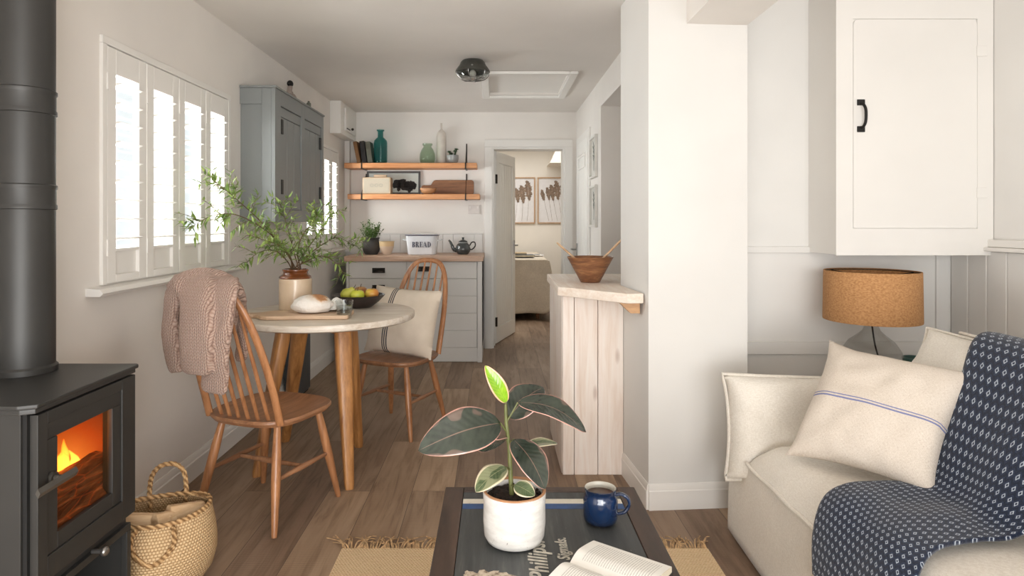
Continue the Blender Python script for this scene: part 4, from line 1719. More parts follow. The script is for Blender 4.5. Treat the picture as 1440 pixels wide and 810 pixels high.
# ------------------------------------------------------------------ cut branches in the jar
BARK = plain('twig_bark', (104, 78, 52), .8, var=.3, scale=30)
LV = NT('branch_leaf_green')
oi = LV.noise(LV.coord(), 22, 2)
LV.color(LV.ramp(oi, [(.3, (78, 102, 52)), (.5, (118, 143, 70)), (.7, (170, 186, 106))]))
LV.set(Roughness=.5)
LV.b.inputs['Subsurface Weight'].default_value = 0.0
LV.b.inputs['Transmission Weight'].default_value = 0.0
MOUTH = Vector((JX, JY, TZ + .19))
BRS = [
    ('leafy branch reaching furthest left from the jar, low across the window', [(405, 355, 3.2), (375, 325, 3.06), (335, 303, 2.95), (300, 303, 2.9), (264, 322, 2.85)], 1),
    ('leafy branch rising left from the jar to its highest tip by the window', [(395, 345, 3.16), (365, 310, 3.05), (338, 285, 2.97), (318, 268, 2.92), (298, 253, 2.88)], 2),
    ('short leafy branch drooping left from the jar towards the jumper', [(402, 365, 3.17), (385, 352, 3.1), (362, 356, 3.05), (345, 372, 3.02)], 3),
    ('upright leafy branch rising from the jar before the blue wall cupboard', [(412, 350, 3.23), (405, 322, 3.18), (398, 300, 3.15), (393, 285, 3.13)], 4),
    ('leafy branch rising right from the jar towards the far window', [(425, 360, 3.28), (441, 338, 3.3), (458, 315, 3.32), (468, 293, 3.34)], 5),
    ('leafy branch arching right from the jar towards the worktop', [(428, 365, 3.27), (450, 346, 3.27), (475, 334, 3.28), (497, 346, 3.29)], 6),
    ('leafy branch drooping lowest on the right of the jar', [(430, 368, 3.25), (452, 360, 3.22), (472, 370, 3.2), (487, 390, 3.19)], 7),
    ('middle leafy branch leaning right of the upright one in the jar', [(418, 355, 3.2), (426, 330, 3.15), (440, 312, 3.12), (447, 300, 3.1)], 8),
    ('bushy branch leaning forward and left over the rim of the jar', [(408, 362, 3.15), (392, 345, 3.05), (372, 338, 2.98), (350, 330, 2.93)], 9),
]


def twig_leaves(bl, bs, path, rr, dens, lsize, depth=0):
    L = sum((path[i + 1] - path[i]).length for i in range(len(path) - 1))
    n_ = max(4, int(L * dens))
    for k in range(n_):
        t_ = (k + rr.random() * .6) / n_
        if depth == 0 and t_ < .22:
            continue
        f_ = t_ * (len(path) - 1)
        i = min(int(f_), len(path) - 2)
        p = path[i].lerp(path[i + 1], f_ - i)
        ax_ = (path[i + 1] - path[i]).normalized()
        rnd_ = Vector((rr.uniform(-1, 1), rr.uniform(-1, 1), rr.uniform(-.8, 1))).normalized()
        side = (rnd_ - ax_ * rnd_.dot(ax_)).normalized()
        d = (ax_ * rr.uniform(.35, .9) + side).normalized()
        ln = lsize * rr.uniform(.65, 1.2)
        nr = d.cross(Vector((rr.uniform(-.5, .5), rr.uniform(-.5, .5), 1))).cross(d)
        leaf(bl, p, p + d * ln + Vector((0, 0, -.006)), nr, ln * rr.uniform(.2, .28), rr.uniform(-.004, .004), .25, 5, 2)
        if depth == 0 and rr.random() < .36:
            q_ = p + (ax_ * .55 + side * .8).normalized() * rr.uniform(.06, .12)
            pth = [p, (p + q_) / 2 + Vector((0, 0, .008)), q_]
            tube(bs, pth, [.0014, .0011, .0007], 5)
            twig_leaves(bl, bs, pth, rr, 95, lsize * .92, 1)


for lab, pp, sd in BRS:
    rr = random.Random(sd * 13)
    jit = Vector((rr.uniform(-.025, .025), rr.uniform(-.025, .025), 0))
    path = spline([MOUTH + jit * .5 + Vector((0, 0, -.12)), MOUTH + jit] + [W(*p) for p in pp], 5)
    o = thing('leafy_branch', lab, 'branch', tuple(MOUTH + jit * .5 + Vector((0, 0, -.12))), 0, 'cut branches in the stoneware jar')
    bl, bs = B(), B()
    m_ = len(path)
    tube(bs, path, [.0042 - .0032 * k / m_ for k in range(m_)], 6)
    twig_leaves(bl, bs, path[4:], rr, 105, .05)
    mesh('branch_stem', bs, BARK, o, world=True)
    mesh('leaves', bl, LV.m, o, world=True, smooth=60)
# ------------------------------------------------------------------ counter in the opening
LIMED = NT('limewashed_pine')
lv = LIMED.coord(scale=(28, 28, 2.2))
la = LIMED.noise(lv, 1, 6, .6, .8)
lk = LIMED.n('ShaderNodeTexVoronoi', feature='F1')
lk.inputs['Scale'].default_value = 1
LIMED.l(LIMED.coord(scale=(7, 7, 2.3)), lk.inputs['Vector'])
kn = LIMED.ramp(lk.outputs['Distance'], [(.05, (150, 106, 78)), (.11, (255, 255, 255))])
LIMED.color(LIMED.mix(.4, LIMED.ramp(la, [(.25, (222, 202, 186)), (.5, (236, 224, 214)), (.75, (242, 236, 229))]), kn, 'MULTIPLY'))
LIMED.set(Roughness=.6)
LIMED.bump(la, .06, .003)
LIMEDT = wood('limewashed_top', (222, 202, 184), (240, 231, 220), (36, 3, 36), .5, .05)
ct = thing('counter', 'limewashed pine boarded counter butting against the white pier', 'counter', (.46, 3.4, 0))
CT = .897
pl = [(.30, 3.735), (.29, 2.997), (.556, 2.70), (.628, 2.712), (.600, 3.092), (XR - .002, 3.10), (1.2, 3.10), (1.2, 3.735)]
mesh('counter_top', prism(B(), pl, CT - .043, CT, 'z', .005), LIMEDT, ct, world=True, smooth=30)
b = B()
zt = CT - .0435
for (x0, x1) in ((.318, .372), (.374, .484), (.486, .606)):
    box(b, x0, x1, 3.035, 3.055, 0.0, zt, .003)
mesh('front_boards', b, LIMED.m, ct, world=True)
b = B()
yy = 3.055
for k in range(5):
    box(b, .314, .334, yy + .001, yy + .128, 0, zt, .003)
    yy += .13
mesh('side_boards', b, LIMED.m, ct, world=True)
b = B()
prism(b, [(.535, CT - .044), (.622, CT - .044), (.618, CT - .085), (.585, CT - .085)], 2.80, 2.84, 'y')
b2 = prism(B(), [(.53, CT - .0435), (.619, CT - .0435), (.619, CT - .09), (.58, CT - .09)], 2.745, 2.80, 'y', .002)
mesh('bracket', b2, wood('bare_pine_bracket', (168, 124, 84), (206, 164, 118), (8, 50, 50), .5), ct, world=True)

ACAC = wood('acacia_wood', (82, 50, 34), (182, 136, 92), (6, 6, 34), .4, .04, 2.2, .15, mid=(132, 88, 58))
BXc, BYc = .475, 3.215
o = thing('salad_bowl', 'turned dark wood salad bowl on the limewashed counter', 'bowl', (BXc, BYc, CT + .0005))
mesh('bowl_body', lathe(B(), [(0, 0), (.046, 0), (.05, .004), (.085, .07), (.113, .121), (.1165, .126), (.114, .128), (.107, .124), (.078, .07), (.044, .012), (0, .01)], 56), ACAC, o, smooth=50)
BEECH = wood('pale_beech', (186, 148, 112), (222, 190, 156), (10, 40, 40), .5)


def server(lab, a, c, wide):
    a, c = Vector(a), Vector(c)
    o = thing('salad_server', lab, 'salad server', tuple(a), 0, 'wooden salad servers')
    b = B()
    pts = [a.lerp(c, t_) for t_ in (0, .12, .25, .4, .7, .93, 1)]
    tube(b, pts, [.012, .022, .02, .011, .010, wide, wide * .7], 12, up=(0, 1, 0), flat=.55)
    mesh('server_handle', b, BEECH, o, world=True)


CB = Vector((BXc, BYc, CT))
server('wooden salad server sticking out of the bowl on its left, towards the bedroom', CB + Vector((.03, .0, .026)), CB + Vector((-.165, .03, .198)), .010)
server('wooden salad server sticking out of the bowl on its right, towards the pier', CB + Vector((-.03, -.02, .03)), CB + Vector((.17, .03, .218)), .011)

# ------------------------------------------------------------------ cupboard in the alcove
o = thing('alcove_cupboard', 'white flush door cupboard with black pull handle built high in the alcove', 'cupboard', (1.78, 2.86, 1.06))
CF = 2.735
b = B()
x0, x1, z0, z1 = 1.457, RX - .003, 1.06, ZC - .002
dx0_, dx1_, dz0_, dz1_ = W(1200, 0, CF).x, W(1374, 0, CF).x, W(0, 321, CF).z, W(0, 27, CF).z
box(b, x0, x1, CF + .006, AY - .002, z0, z1)
mesh('cupboard_carcass', b, CREAMW, o, world=True, smooth=0)
b = B()
box(b, x0 - .002, dx0_ - .0015, CF, CF + .0055, z0 - .003, z1)
box(b, dx1_ + .0015, x1, CF, CF + .0055, z0 - .003, z1)
box(b, dx0_ - .0015, dx1_ + .0015, CF, CF + .0055, z0 - .003, dz0_ - .001)
box(b, dx0_ - .0015, dx1_ + .0015, CF, CF + .0055, dz1_ + .0015, z1)
mesh('face_frame', b, CREAMW, o, world=True)
r = .022
pts = []
for (cx, cz, a0) in ((dx1_ - .004, dz0_ + .004, -90), (dx1_ - r, dz1_ - r, 0), (dx0_ + r, dz1_ - r, 90), (dx0_ + .004, dz0_ + .004, 180)):
    rr_ = r if cz > 1.6 else .004
    for k in range(5):
        a = math.radians(a0 + k * 22.5)
        pts.append((cx + rr_ * math.cos(a), cz + rr_ * math.sin(a)))
d = mesh('cupboard_door', prism(B(), pts, CF - .0015, CF + .0055, 'y', .0015), CREAMW, o, world=True)
hp = W(1210, 163, CF)
b = B()
for s in (-1, 1):
    box(b, -.017, .017, -.006, 0, s * .057 - .013, s * .057 + .013, .003)
tube(b, spline([(0, -.004, -.052), (.004, -.016, -.046), (.007, -.026, -.025), (.007, -.027, .02), (.004, -.017, .044), (0, -.004, .052)], 5), [.006] * 26, 8)
h = mesh('pull_handle', b, BLACKIRON, d)
h.location = Vector((hp.x, CF - .0015, hp.z)) - Vector((1.78, 2.86, 1.06))
for zpx in (72, 271):
    hz = W(1380, zpx, CF)
    b = box(B(), -.022, .022, -.004, 0, -.022, .022, .0015)
    h = mesh('hinge', b, CREAMW, d)
    h.location = Vector((hz.x, CF - .0015, hz.z)) - Vector((1.78, 2.86, 1.06))

# ------------------------------------------------------------------ wood-burning stove
STEEL = plain('matt_black_steel', (58, 57, 55), .45, metal=.35, var=.08, scale=6)
STEELD = plain('stove_inner_black', (20, 19, 18), .7, var=.2)
SX = -1.066
sv = thing('wood_stove', 'black steel wood-burning stove with a fire behind its glass door', 'stove', (-1.24, 1.67, 0))
sy0, sy1, szt = 1.468, 1.888, .78
b = B()
# shell made of walls so that the firebox and the log store are hollow
xb_, xf = XL + .012, SX - .012
box(b, xb_, xf - .012, sy0, sy0 + .016, .05, szt - .012, .002)
box(b, xb_, xf - .012, sy1 - .016, sy1, .05, szt - .012, .002)
box(b, xb_, xb_ + .01, sy0 + .016, sy1 - .016, .05, szt - .012)
box(b, xb_ + .01, xf - .004, sy0 + .016, sy1 - .016, .30, .345)
box(b, xb_ + .01, xf - .012, sy0 + .016, sy1 - .016, szt - .035, szt - .012)
box(b, xb_ + .01, xf - .012, sy0 + .016, sy1 - .016, .05, .07)
mesh('stove_body', b, STEEL, sv, world=True)
b = B()
prism(b, [(xb_, sy0 - .012), (xf - .012, sy0 - .012), (SX + .012, sy0 + .006), (SX + .012, sy1 + .002), (SX + .004, sy1 + .012), (xb_, sy1 + .012)], szt - .011, szt, 'z', .003)
prism(b, [(xb_, sy0 - .004), (xf - .012, sy0 - .004), (SX + .004, sy0 + .010), (SX + .004, sy1), (xb_, sy1 + .004)], szt - .024, szt - .0115, 'z', .002)
mesh('top_plate', b, STEEL, sv, world=True)
b = B()
frame4(b, sy0 + .03, sy1 - .03, .09, .30, .02, SX - .022, SX - .004, 'x', .002)
mesh('log_store_frame', b, STEEL, sv, world=True)
b = B()
frame4(b, 1.55, 1.785, .44, .69, .075, SX - .03, SX - .0145, 'x')
mesh('face_plate', b, STEELD, sv, world=True)
# door
gy0, gy1, gz0, gz1 = 1.556, 1.778, .447, .682
dy0, dy1, ddz0, ddz1 = 1.482, 1.884, .350, .752
b = B()
frame4(b, gy0, gy1, gz0, gz1, .040, SX - .014, SX + .002, 'x', .003)
iy0, iy1, iz0, iz1 = gy0 - .040, gy1 + .040, gz0 - .040, gz1 + .040
for (a, c, e, f_) in ((dy0, iy0, ddz0, ddz1), (iy1, dy1, ddz0, ddz1), (iy0, iy1, ddz0, iz0), (iy0, iy1, iz1, ddz1)):
    box(b, SX - .014, SX + .006, a, c, e, f_, .0025)
dr_ = mesh('stove_door', b, STEEL, sv, world=True)
b = box(B(), SX - .011, SX - .007, gy0 - .004, gy1 + .004, gz0 - .004, gz1 + .004)
SG = pane('stove_glass', (255, 236, 214))
base_ = Vector((-1.24, 1.67, 0))


def at_base(o):
    return o


bmesh.ops.transform(b, matrix=Matrix.Translation(-base_), verts=b.verts)
mesh('door_glass', b, SG, dr_, smooth=0)
b = B()
tube(b, [(SX - .004, 1.532, .588), (SX + .012, 1.532, .588)], .014, 14)
tube(b, [(SX + .008, 1.532, .588), (SX + .034, 1.536, .586)], .008, 10)
tube(b, [(SX + .03, 1.448, .584), (SX + .034, 1.575, .588)], [.011, .011], 4, up=(0, 0, 1), flat=.55)
bmesh.ops.transform(b, matrix=Matrix.Translation(-base_), verts=b.verts)
mesh('door_handle', b, plain('stove_handle_steel', (92, 88, 82), .4, metal=.6), dr_)
b = B()
tube(b, [(SX - .006, 1.70, .325), (SX + .022, 1.70, .325)], .006, 10)
blob(b, (SX + .028, 1.70, .325), .010, .013, .013, 14, 8)
mesh('air_knob', b, CHROME, sv, world=True)
# firebox lining; firelight on it is put in as emission fading from one point
FB = NT('firebrick_painted_firelight')
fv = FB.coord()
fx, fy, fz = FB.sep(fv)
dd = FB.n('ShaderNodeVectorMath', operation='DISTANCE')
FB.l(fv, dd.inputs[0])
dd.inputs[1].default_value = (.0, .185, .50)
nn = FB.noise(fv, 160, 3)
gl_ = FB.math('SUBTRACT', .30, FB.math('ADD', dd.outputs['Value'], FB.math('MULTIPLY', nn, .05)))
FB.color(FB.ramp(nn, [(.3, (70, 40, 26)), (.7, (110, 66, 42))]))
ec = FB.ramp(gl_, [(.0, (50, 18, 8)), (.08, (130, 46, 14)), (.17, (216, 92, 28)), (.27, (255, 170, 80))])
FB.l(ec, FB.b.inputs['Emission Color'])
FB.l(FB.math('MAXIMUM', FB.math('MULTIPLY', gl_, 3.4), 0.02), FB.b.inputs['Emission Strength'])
FB.set(Roughness=.9)
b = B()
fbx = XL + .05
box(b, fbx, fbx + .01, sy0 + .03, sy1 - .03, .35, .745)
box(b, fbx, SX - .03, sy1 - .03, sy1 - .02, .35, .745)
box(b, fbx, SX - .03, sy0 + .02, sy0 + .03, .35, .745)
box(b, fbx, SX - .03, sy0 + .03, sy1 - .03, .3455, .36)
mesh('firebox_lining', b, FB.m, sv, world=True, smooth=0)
# logs and flames inside
EMB = NT('burning_bark')
ev = EMB.coord(scale=(14, 14, 14))
vo = EMB.n('ShaderNodeTexVoronoi', feature='DISTANCE_TO_EDGE')
vo.inputs['Scale'].default_value = 3.2
EMB.l(EMB.coord(scale=(14, 3, 14)), vo.inputs['Vector'])
EMB.color(EMB.ramp(EMB.noise(EMB.coord(scale=(60, 8, 60)), 1, 5), [(.3, (40, 26, 20)), (.55, (112, 78, 56)), (.75, (176, 136, 106))]))
cr_ = EMB.ramp(vo.outputs['Distance'], [(.0, (240, 110, 40)), (.03, (120, 36, 12)), (.08, (0, 0, 0))])
EMB.l(cr_, EMB.b.inputs['Emission Color'])
EMB.b.inputs['Emission Strength'].default_value = .22
EMB.set(Roughness=.9)
EMB.bump(vo.outputs['Distance'], .8, .01)
FLAME = NT('flame')
fv = FLAME.coord()
fx, fy, fz = FLAME.sep(fv)
FLAME.color(FLAME.ramp(FLAME.noise(fv, 20), [(0, (250, 170, 80)), (1, (255, 200, 120))]))
fe = FLAME.ramp(FLAME.math('ADD', FLAME.math('MULTIPLY', FLAME.math('SUBTRACT', fz, .0), 4.2), FLAME.math('MULTIPLY', FLAME.noise(fv, 26, 3), .3)), [(.1, (255, 226, 150)), (.45, (255, 186, 84)), (.8, (244, 120, 34)), (1, (190, 62, 16))])
FLAME.l(fe, FLAME.b.inputs['Emission Color'])
FLAME.b.inputs['Emission Strength'].default_value = 3.4
ftr = FLAME.n('ShaderNodeBsdfTransparent')
fmx = FLAME.n('ShaderNodeMixShader')
lw = FLAME.n('ShaderNodeLayerWeight')
lw.inputs['Blend'].default_value = .35
FLAME.l(FLAME.math('MINIMUM', FLAME.math('ADD', FLAME.math('POWER', lw.outputs['Facing'], .7), FLAME.math('MAXIMUM', FLAME.math('MULTIPLY', FLAME.math('SUBTRACT', fz, .07), 5.5), 0.0)), 1.0), fmx.inputs[0])
FLAME.l(FLAME.b.outputs[0], fmx.inputs[1])
FLAME.l(ftr.outputs[0], fmx.inputs[2])
out_ = [n_ for n_ in FLAME.t.nodes if n_.type == 'OUTPUT_MATERIAL'][0]
FLAME.l(fmx.outputs[0], out_.inputs['Surface'])
LOGS = [((-1.125, 1.51, .412), (-1.125, 1.848, .415), .050, 'charred log lying lowest at the front of the stove fire'),
        ((-1.24, 1.51, .41), (-1.235, 1.845, .41), .048, 'charred log at the back of the stove fire'),
        ((-1.155, 1.51, .487), (-1.14, 1.84, .500), .042, 'glowing log on top of the stove fire')]
for a, c, r_, lab in LOGS:
    a, c = Vector(a), Vector(c)
    o = thing('firewood_log', lab, 'log', tuple(a), 0, 'logs burning in the stove')
    b = B()
    rs = []
    rr = random.Random(int(r_ * 1e4) + int(a.y * 100))
    for k in range(9):
        p = a.lerp(c, k / 8)
        rs.append([p + Vector((math.cos(t_), 0, math.sin(t_))) * r_ * (1 + .16 * mnoise.noise(Vector((math.cos(t_) * 2, k * .8, math.sin(t_) * 2 + a.x * 9)))) for t_ in [2 * PI * i / 14 for i in range(14)]])
    loft(b, rs)
    mesh('charred_bark', b, EMB.m, o, world=True, smooth=50)
o = thing('flame', 'bright orange flames rising behind the logs in the stove', 'fire', (-1.21, 1.72, .44))
b = B()
rr = random.Random(5)
for (fx0, fy0, h_, w_) in ((-1.222, 1.66, .18, .028), (-1.22, 1.71, .25, .036), (-1.21, 1.755, .21, .034), (-1.205, 1.80, .15, .028), (-1.20, 1.835, .11, .022), (-1.19, 1.74, .16, .028), (-1.185, 1.785, .12, .022)):
    pts = [Vector((fx0 + rr.uniform(-.006, .006), fy0 - .03 * (t_ ** 1.4) + .012 * math.sin(t_ * 5 + fy0 * 40), .445 + h_ * t_)) for t_ in [k / 8 for k in range(9)]]
    tube(b, pts, [w_ * (.6 + .9 * math.sin(PI * min(1, t_ * .75 + .18)) - .65 * t_) * (1 - t_ * .55) for t_ in [k / 8 for k in range(9)]], 12, up=(1, 0, 0), flat=.7)
mesh('flame_tongues', b, FLAME.m, o, world=True, smooth=180)
pl_ = bpy.data.lights.new('fire_glow', 'POINT')
pl_.energy = .7
pl_.color = (1, .5, .18)
pl_.shadow_soft_size = .05
fo = bpy.data.objects.new('fire_glow', pl_)
COL.objects.link(fo)
fo.location = (-1.18, 1.66, .62)

# flue pipe
PX, PY, PR = -1.318, 1.79, .0735
o = thing('flue_pipe', 'black flue pipe rising from the stove to the ceiling', 'flue pipe', (PX, PY, szt))
mesh('pipe', lathe(B(), [(PR, 0.001), (PR, ZC - szt - .001)], 48), STEEL, o, smooth=60)
for z in (1.27, 1.535):
    b = B()
    lathe(b, [(PR, z - szt - .036), (PR + .0035, z - szt - .034), (PR + .0035, z - szt - .024), (PR + .001, z - szt - .02), (PR + .001, z - szt + .02), (PR + .004, z - szt + .024), (PR + .004, z - szt + .032), (PR, z - szt + .035)], 48)
    mesh('pipe_collar', b, STEEL, o, smooth=40)
mesh('base_collar', lathe(B(), [(PR + .006, .001), (PR + .006, .016), (PR + .002, .02), (PR, .022)], 48), STEEL, o, smooth=40)
mesh('ceiling_plate', lathe(B(), [(PR + .03, ZC - szt - .012), (PR + .03, ZC - szt - .002), (PR, ZC - szt - .002)], 40), STEEL, o, smooth=40)

# ------------------------------------------------------------------ belly basket with logs
WEAVE = NT('woven_seagrass')
wvv = WEAVE.coord()
wx, wy, wz = WEAVE.sep(wvv)
ang = WEAVE.math('ARCTAN2', wy, wx)
row = WEAVE.math('MULTIPLY', wz, 1 / .0085)
rowi = WEAVE.math('FLOOR', row)
colm = WEAVE.math('ADD', WEAVE.math('MULTIPLY', ang, 96 / (2 * PI)), WEAVE.math('MULTIPLY', rowi, .5))
bv = WEAVE.math('MULTIPLY', WEAVE.math('ABSOLUTE', WEAVE.math('SINE', WEAVE.math('MULTIPLY', colm, PI))), WEAVE.math('ABSOLUTE', WEAVE.math('SINE', WEAVE.math('MULTIPLY', row, PI))))
nz = WEAVE.noise(WEAVE.coord(scale=(1, 1, 2.5)), 60, 4)
wc = WEAVE.math('ADD', WEAVE.math('MULTIPLY', WEAVE.math('POWER', bv, .5), .75), WEAVE.math('MULTIPLY', nz, .35))
WEAVE.color(WEAVE.ramp(wc, [(.15, (150, 114, 76)), (.5, (200, 164, 118)), (.95, (226, 196, 154))]))
WEAVE.set(Roughness=.8)
WEAVE.bump(wc, .7, .008)
PLAIT = NT('seagrass_plait')
pv_ = PLAIT.coord()
pn = PLAIT.math('ADD', PLAIT.math('MULTIPLY', PLAIT.wave(pv_, 26, 3, 'DIAGONAL'), .6), PLAIT.math('MULTIPLY', PLAIT.noise(pv_, 90, 3), .4))
PLAIT.color(PLAIT.ramp(pn, [(.2, (124, 90, 54)), (.6, (192, 152, 104)), (.9, (214, 180, 134))]))
PLAIT.set(Roughness=.8)
PLAIT.bump(pn, .6, .006)
KX, KYb = -1.112, 2.13
o = thing('log_basket', 'woven seagrass belly basket of kindling between the stove and the chair', 'basket', (KX, KYb, 0), math.radians(18))
prof = [(0, .002), (.10, .002), (.13, .012), (.158, .05), (.171, .10), (.171, .14), (.163, .18), (.152, .215), (.146, .238)]
inn = [(.139, .238), (.146, .21), (.156, .175), (.163, .14), (.162, .10), (.15, .055), (.12, .02), (0, .012)]
b = B()
lathe(b, prof + inn, 72)
for v in b.verts:
    if v.co.z > .15:
        k = (v.co.z - .15) / .09
        v.co.x *= 1 + .05 * k
        v.co.y *= 1 - .12 * k
        v.co.z += .012 * k * (v.co.x / .15) ** 2
mesh('basket_body', b, WEAVE.m, o, smooth=70)
b = B()
pts = []
for k in range(64):
    a = 2 * PI * k / 64
    x, y = .1425 * 1.05 * math.cos(a), .1425 * .88 * math.sin(a)
    pts.append((x, y, .24 + .012 * (x / .15) ** 2))
for s in (0, 1):
    tube(b, [(p[0] * (1 + .006 * math.sin(k * 1.6 + s * PI)), p[1] * (1 + .006 * math.sin(k * 1.6 + s * PI)), p[2] + .004 * math.cos(k * 1.6 + s * PI)) for k, p in enumerate(pts)], .0062, 8, closed=True)
mesh('rim_plait', b, PLAIT.m, o)
for s in (1, -1):
    b = B()
    yo = .122 * s
    hp_ = spline([(-.055, yo, .205), (-.058, yo, .26), (-.05, yo + s * .004, .315), (-.022, yo + s * .006, .345), (.022, yo + s * .006, .345), (.05, yo + s * .004, .315), (.058, yo, .26), (.055, yo, .205)], 8) if s > 0 else \
        spline([(-.05, yo + .006, .23), (-.06, yo - .022, .225), (-.055, yo - .034, .18), (0, yo - .046, .14), (.055, yo - .034, .18), (.06, yo - .022, .225), (.05, yo + .006, .23)], 8)
    fr_ = frames(hp_)
    for ph in (0, 2.1, 4.2):
        tube(b, [p + (a * math.cos(k * .75 + ph) + c * math.sin(k * .75 + ph)) * .0042 for k, (p, a, c) in enumerate(fr_)], .0046, 6)
    mesh('handle', b, PLAIT.m, o)
SPLIT = wood('split_kindling', (196, 158, 116), (232, 204, 166), (5, 40, 40), .7)
KIN = [((-.05, -.03, .222), .17, .045, .3, 'pale split log lying at the left of the basket'), ((.03, -.02, .222), .12, .035, 1.1, 'small pale split log standing up in the middle of the basket'),
       ((.07, .02, .222), .12, .04, .9, 'tan split log at the right of the basket'), ((-.01, .05, .13), .19, .04, 2.6, 'split log lying deepest at the back of the basket'), ((0.0, .0, .085), .2, .05, .1, 'split log at the bottom of the basket under the others')]
for (p, L, s_, an, lab) in KIN:
    base = Matrix.Translation((KX, KYb, 0)) @ Matrix.Rotation(math.radians(18), 4, 'Z') @ Vector(p)
    o = thing('split_log', lab, 'log', tuple(base), an, 'kindling in the basket')
    b = prism(B(), [(-s_ * .9, -s_ * .45), (s_ * .8, -s_ * .5), (s_ * .35, s_ * .55), (-s_ * .25, s_ * .6)], -L / 2, L / 2, 'x', .004)
    bmesh.ops.transform(b, matrix=Matrix.Rotation(.12 + an * .08, 4, 'Y'), verts=b.verts)
    mesh('split_wood', b, SPLIT, o)

# ------------------------------------------------------------------ jute rug
JUTE = NT('jute_braid')
jv = JUTE.coord()
jx, jy, jz = JUTE.sep(jv)
jr = JUTE.math('MULTIPLY', jy, 1 / .0085)
jc = JUTE.math('ADD', JUTE.math('MULTIPLY', jx, 1 / .011), JUTE.math('MULTIPLY', JUTE.math('FLOOR', jr), .5))
jh = JUTE.math('MULTIPLY', JUTE.math('ABSOLUTE', JUTE.math('SINE', JUTE.math('MULTIPLY', jr, PI))), JUTE.math('ABSOLUTE', JUTE.math('SINE', JUTE.math('MULTIPLY', jc, PI))))
jn = JUTE.noise(jv, 110, 4)
jj = JUTE.math('ADD', JUTE.math('MULTIPLY', jh, .5), JUTE.math('MULTIPLY', jn, .6))
JUTE.color(JUTE.ramp(jj, [(.15, (196, 162, 120)), (.45, (226, 196, 154)), (.85, (238, 214, 178))]))
JUTE.set(Roughness=.95)
JUTE.bump(jj, .8, .008)
RX0_, RX1_, RY1 = -.562, .775, 2.335
rg = thing('jute_rug', 'natural jute rug with a frayed fringe under the coffee table', 'rug', ((RX0_ + RX1_) / 2, 1.3, 0))
mesh('rug_weave', box(B(), RX0_, RX1_, .45, RY1, .0005, .010, .003), JUTE.m, rg, world=True)
b = B()
rr = random.Random(2)
nk = 230
for k in range(nk):
    x = RX0_ + .006 + (RX1_ - RX0_ - .012) * k / (nk - 1)
    bun = math.sin(x * 70) * .03
    L = rr.uniform(.05, .105)
    dx_ = bun + rr.uniform(-.03, .03) + (-.04 if k < 8 else 0)
    z0 = .007
    tube(b, spline([(x, RY1 - .004, z0), (x + dx_ * .3, RY1 + L * .35, .010 + rr.uniform(0, .012)), (x + dx_ * .8, RY1 + L * .75, .005 + rr.uniform(0, .012)), (x + dx_ * 1.3, RY1 + L, .002 + rr.uniform(0, .006))], 3), [.0029] * 6 + [.0018] * 4, 4)
mesh('fringe', b, plain('jute_fringe', (222, 184, 138), .95, var=.35, scale=60), rg, world=True)

# ------------------------------------------------------------------ coffee table with the old sign set in its top
ZT = .42
DKW = wood('dark_trunk_wood', (44, 32, 26), (84, 64, 52), (16, 2.5, 16), .5, .1)
SGN = NT('worn_black_sign')
sv_ = SGN.coord(scale=(34, 3, 1))
s1 = SGN.noise(sv_, 1, 6, .7)
s2 = SGN.noise(SGN.coord(), 55, 4, .6)
spk = SGN.ramp(s2, [(.71, (0, 0, 0)), (.735, (255, 255, 255))])
SGN.color(SGN.mix(SGN.math('MULTIPLY', spk, .5), SGN.ramp(s1, [(.3, (46, 48, 48)), (.55, (66, 68, 68)), (.8, (98, 98, 94))]), (206, 200, 188)))
SGN.set(Roughness=.5)
SGN.bump(s1, .1, .003)
tx0, tx1, ty0, ty1 = -.147, .408, .86, 1.885
cf = thing('coffee_table', 'low dark wooden coffee table topped with an old painted black sign', 'coffee table', ((tx0 + tx1) / 2, (ty0 + ty1) / 2, 0))
fw = .054
b = B()
frame4(b, tx0 + fw, tx1 - fw, ty0 + fw, ty1 - .032, fw, ZT - .03, ZT, 'z', .003)
b = B()
for (a, c, e, f_) in ((tx0, tx0 + fw, ty0, ty1), (tx1 - fw, tx1, ty0, ty1), (tx0 + fw, tx1 - fw, ty0, ty0 + fw), (tx0 + fw, tx1 - fw, ty1 - .034, ty1)):
    box(b, a, c, e, f_, ZT - .03, ZT, .003)
mesh('top_frame', b, DKW, cf, world=True)
sx0, sx1, sy0_, sy1_ = tx0 + fw + .001, tx1 - fw - .001, ty0 + fw + .001, ty1 - .035
sg = mesh('sign_panel', box(B(), sx0, sx1, sy0_, sy1_, ZT - .028, ZT - .002, .001), SGN.m, cf, world=True)
base_cf = Vector(((tx0 + tx1) / 2, (ty0 + ty1) / 2, 0))


def on_sign(name, bm, mat, **kw):
    bmesh.ops.transform(bm, matrix=Matrix.Translation(-base_cf), verts=bm.verts)
    return mesh(name, bm, mat, sg, **kw)


SCUFF = NT('scuffed_cream_paint')
sn = SCUFF.noise(SCUFF.coord(scale=(1, 1, 1)), 34, 5, .7)
SCUFF.color(SCUFF.ramp(sn, [(.3, (120, 112, 100)), (.4, (214, 206, 190)), (.8, (228, 222, 208))]))
SCUFF.set(Roughness=.6)
BLUEP = plain('scuffed_blue_paint', (52, 88, 142), .55, var=.25, scale=30)
def gy(py):
    return F * (H - ZT) / (py - 312)
on_sign('cream_stripe', box(B(), sx0 + .001, sx1 - .001, gy(707.5), gy(701), ZT - .0022, ZT - .0012), SCUFF.m, smooth=0)
on_sign('blue_stripe', box(B(), sx0 + .001, sx1 - .001, gy(714.5), gy(707.5) - .0003, ZT - .0022, ZT - .0012), BLUEP, smooth=0)


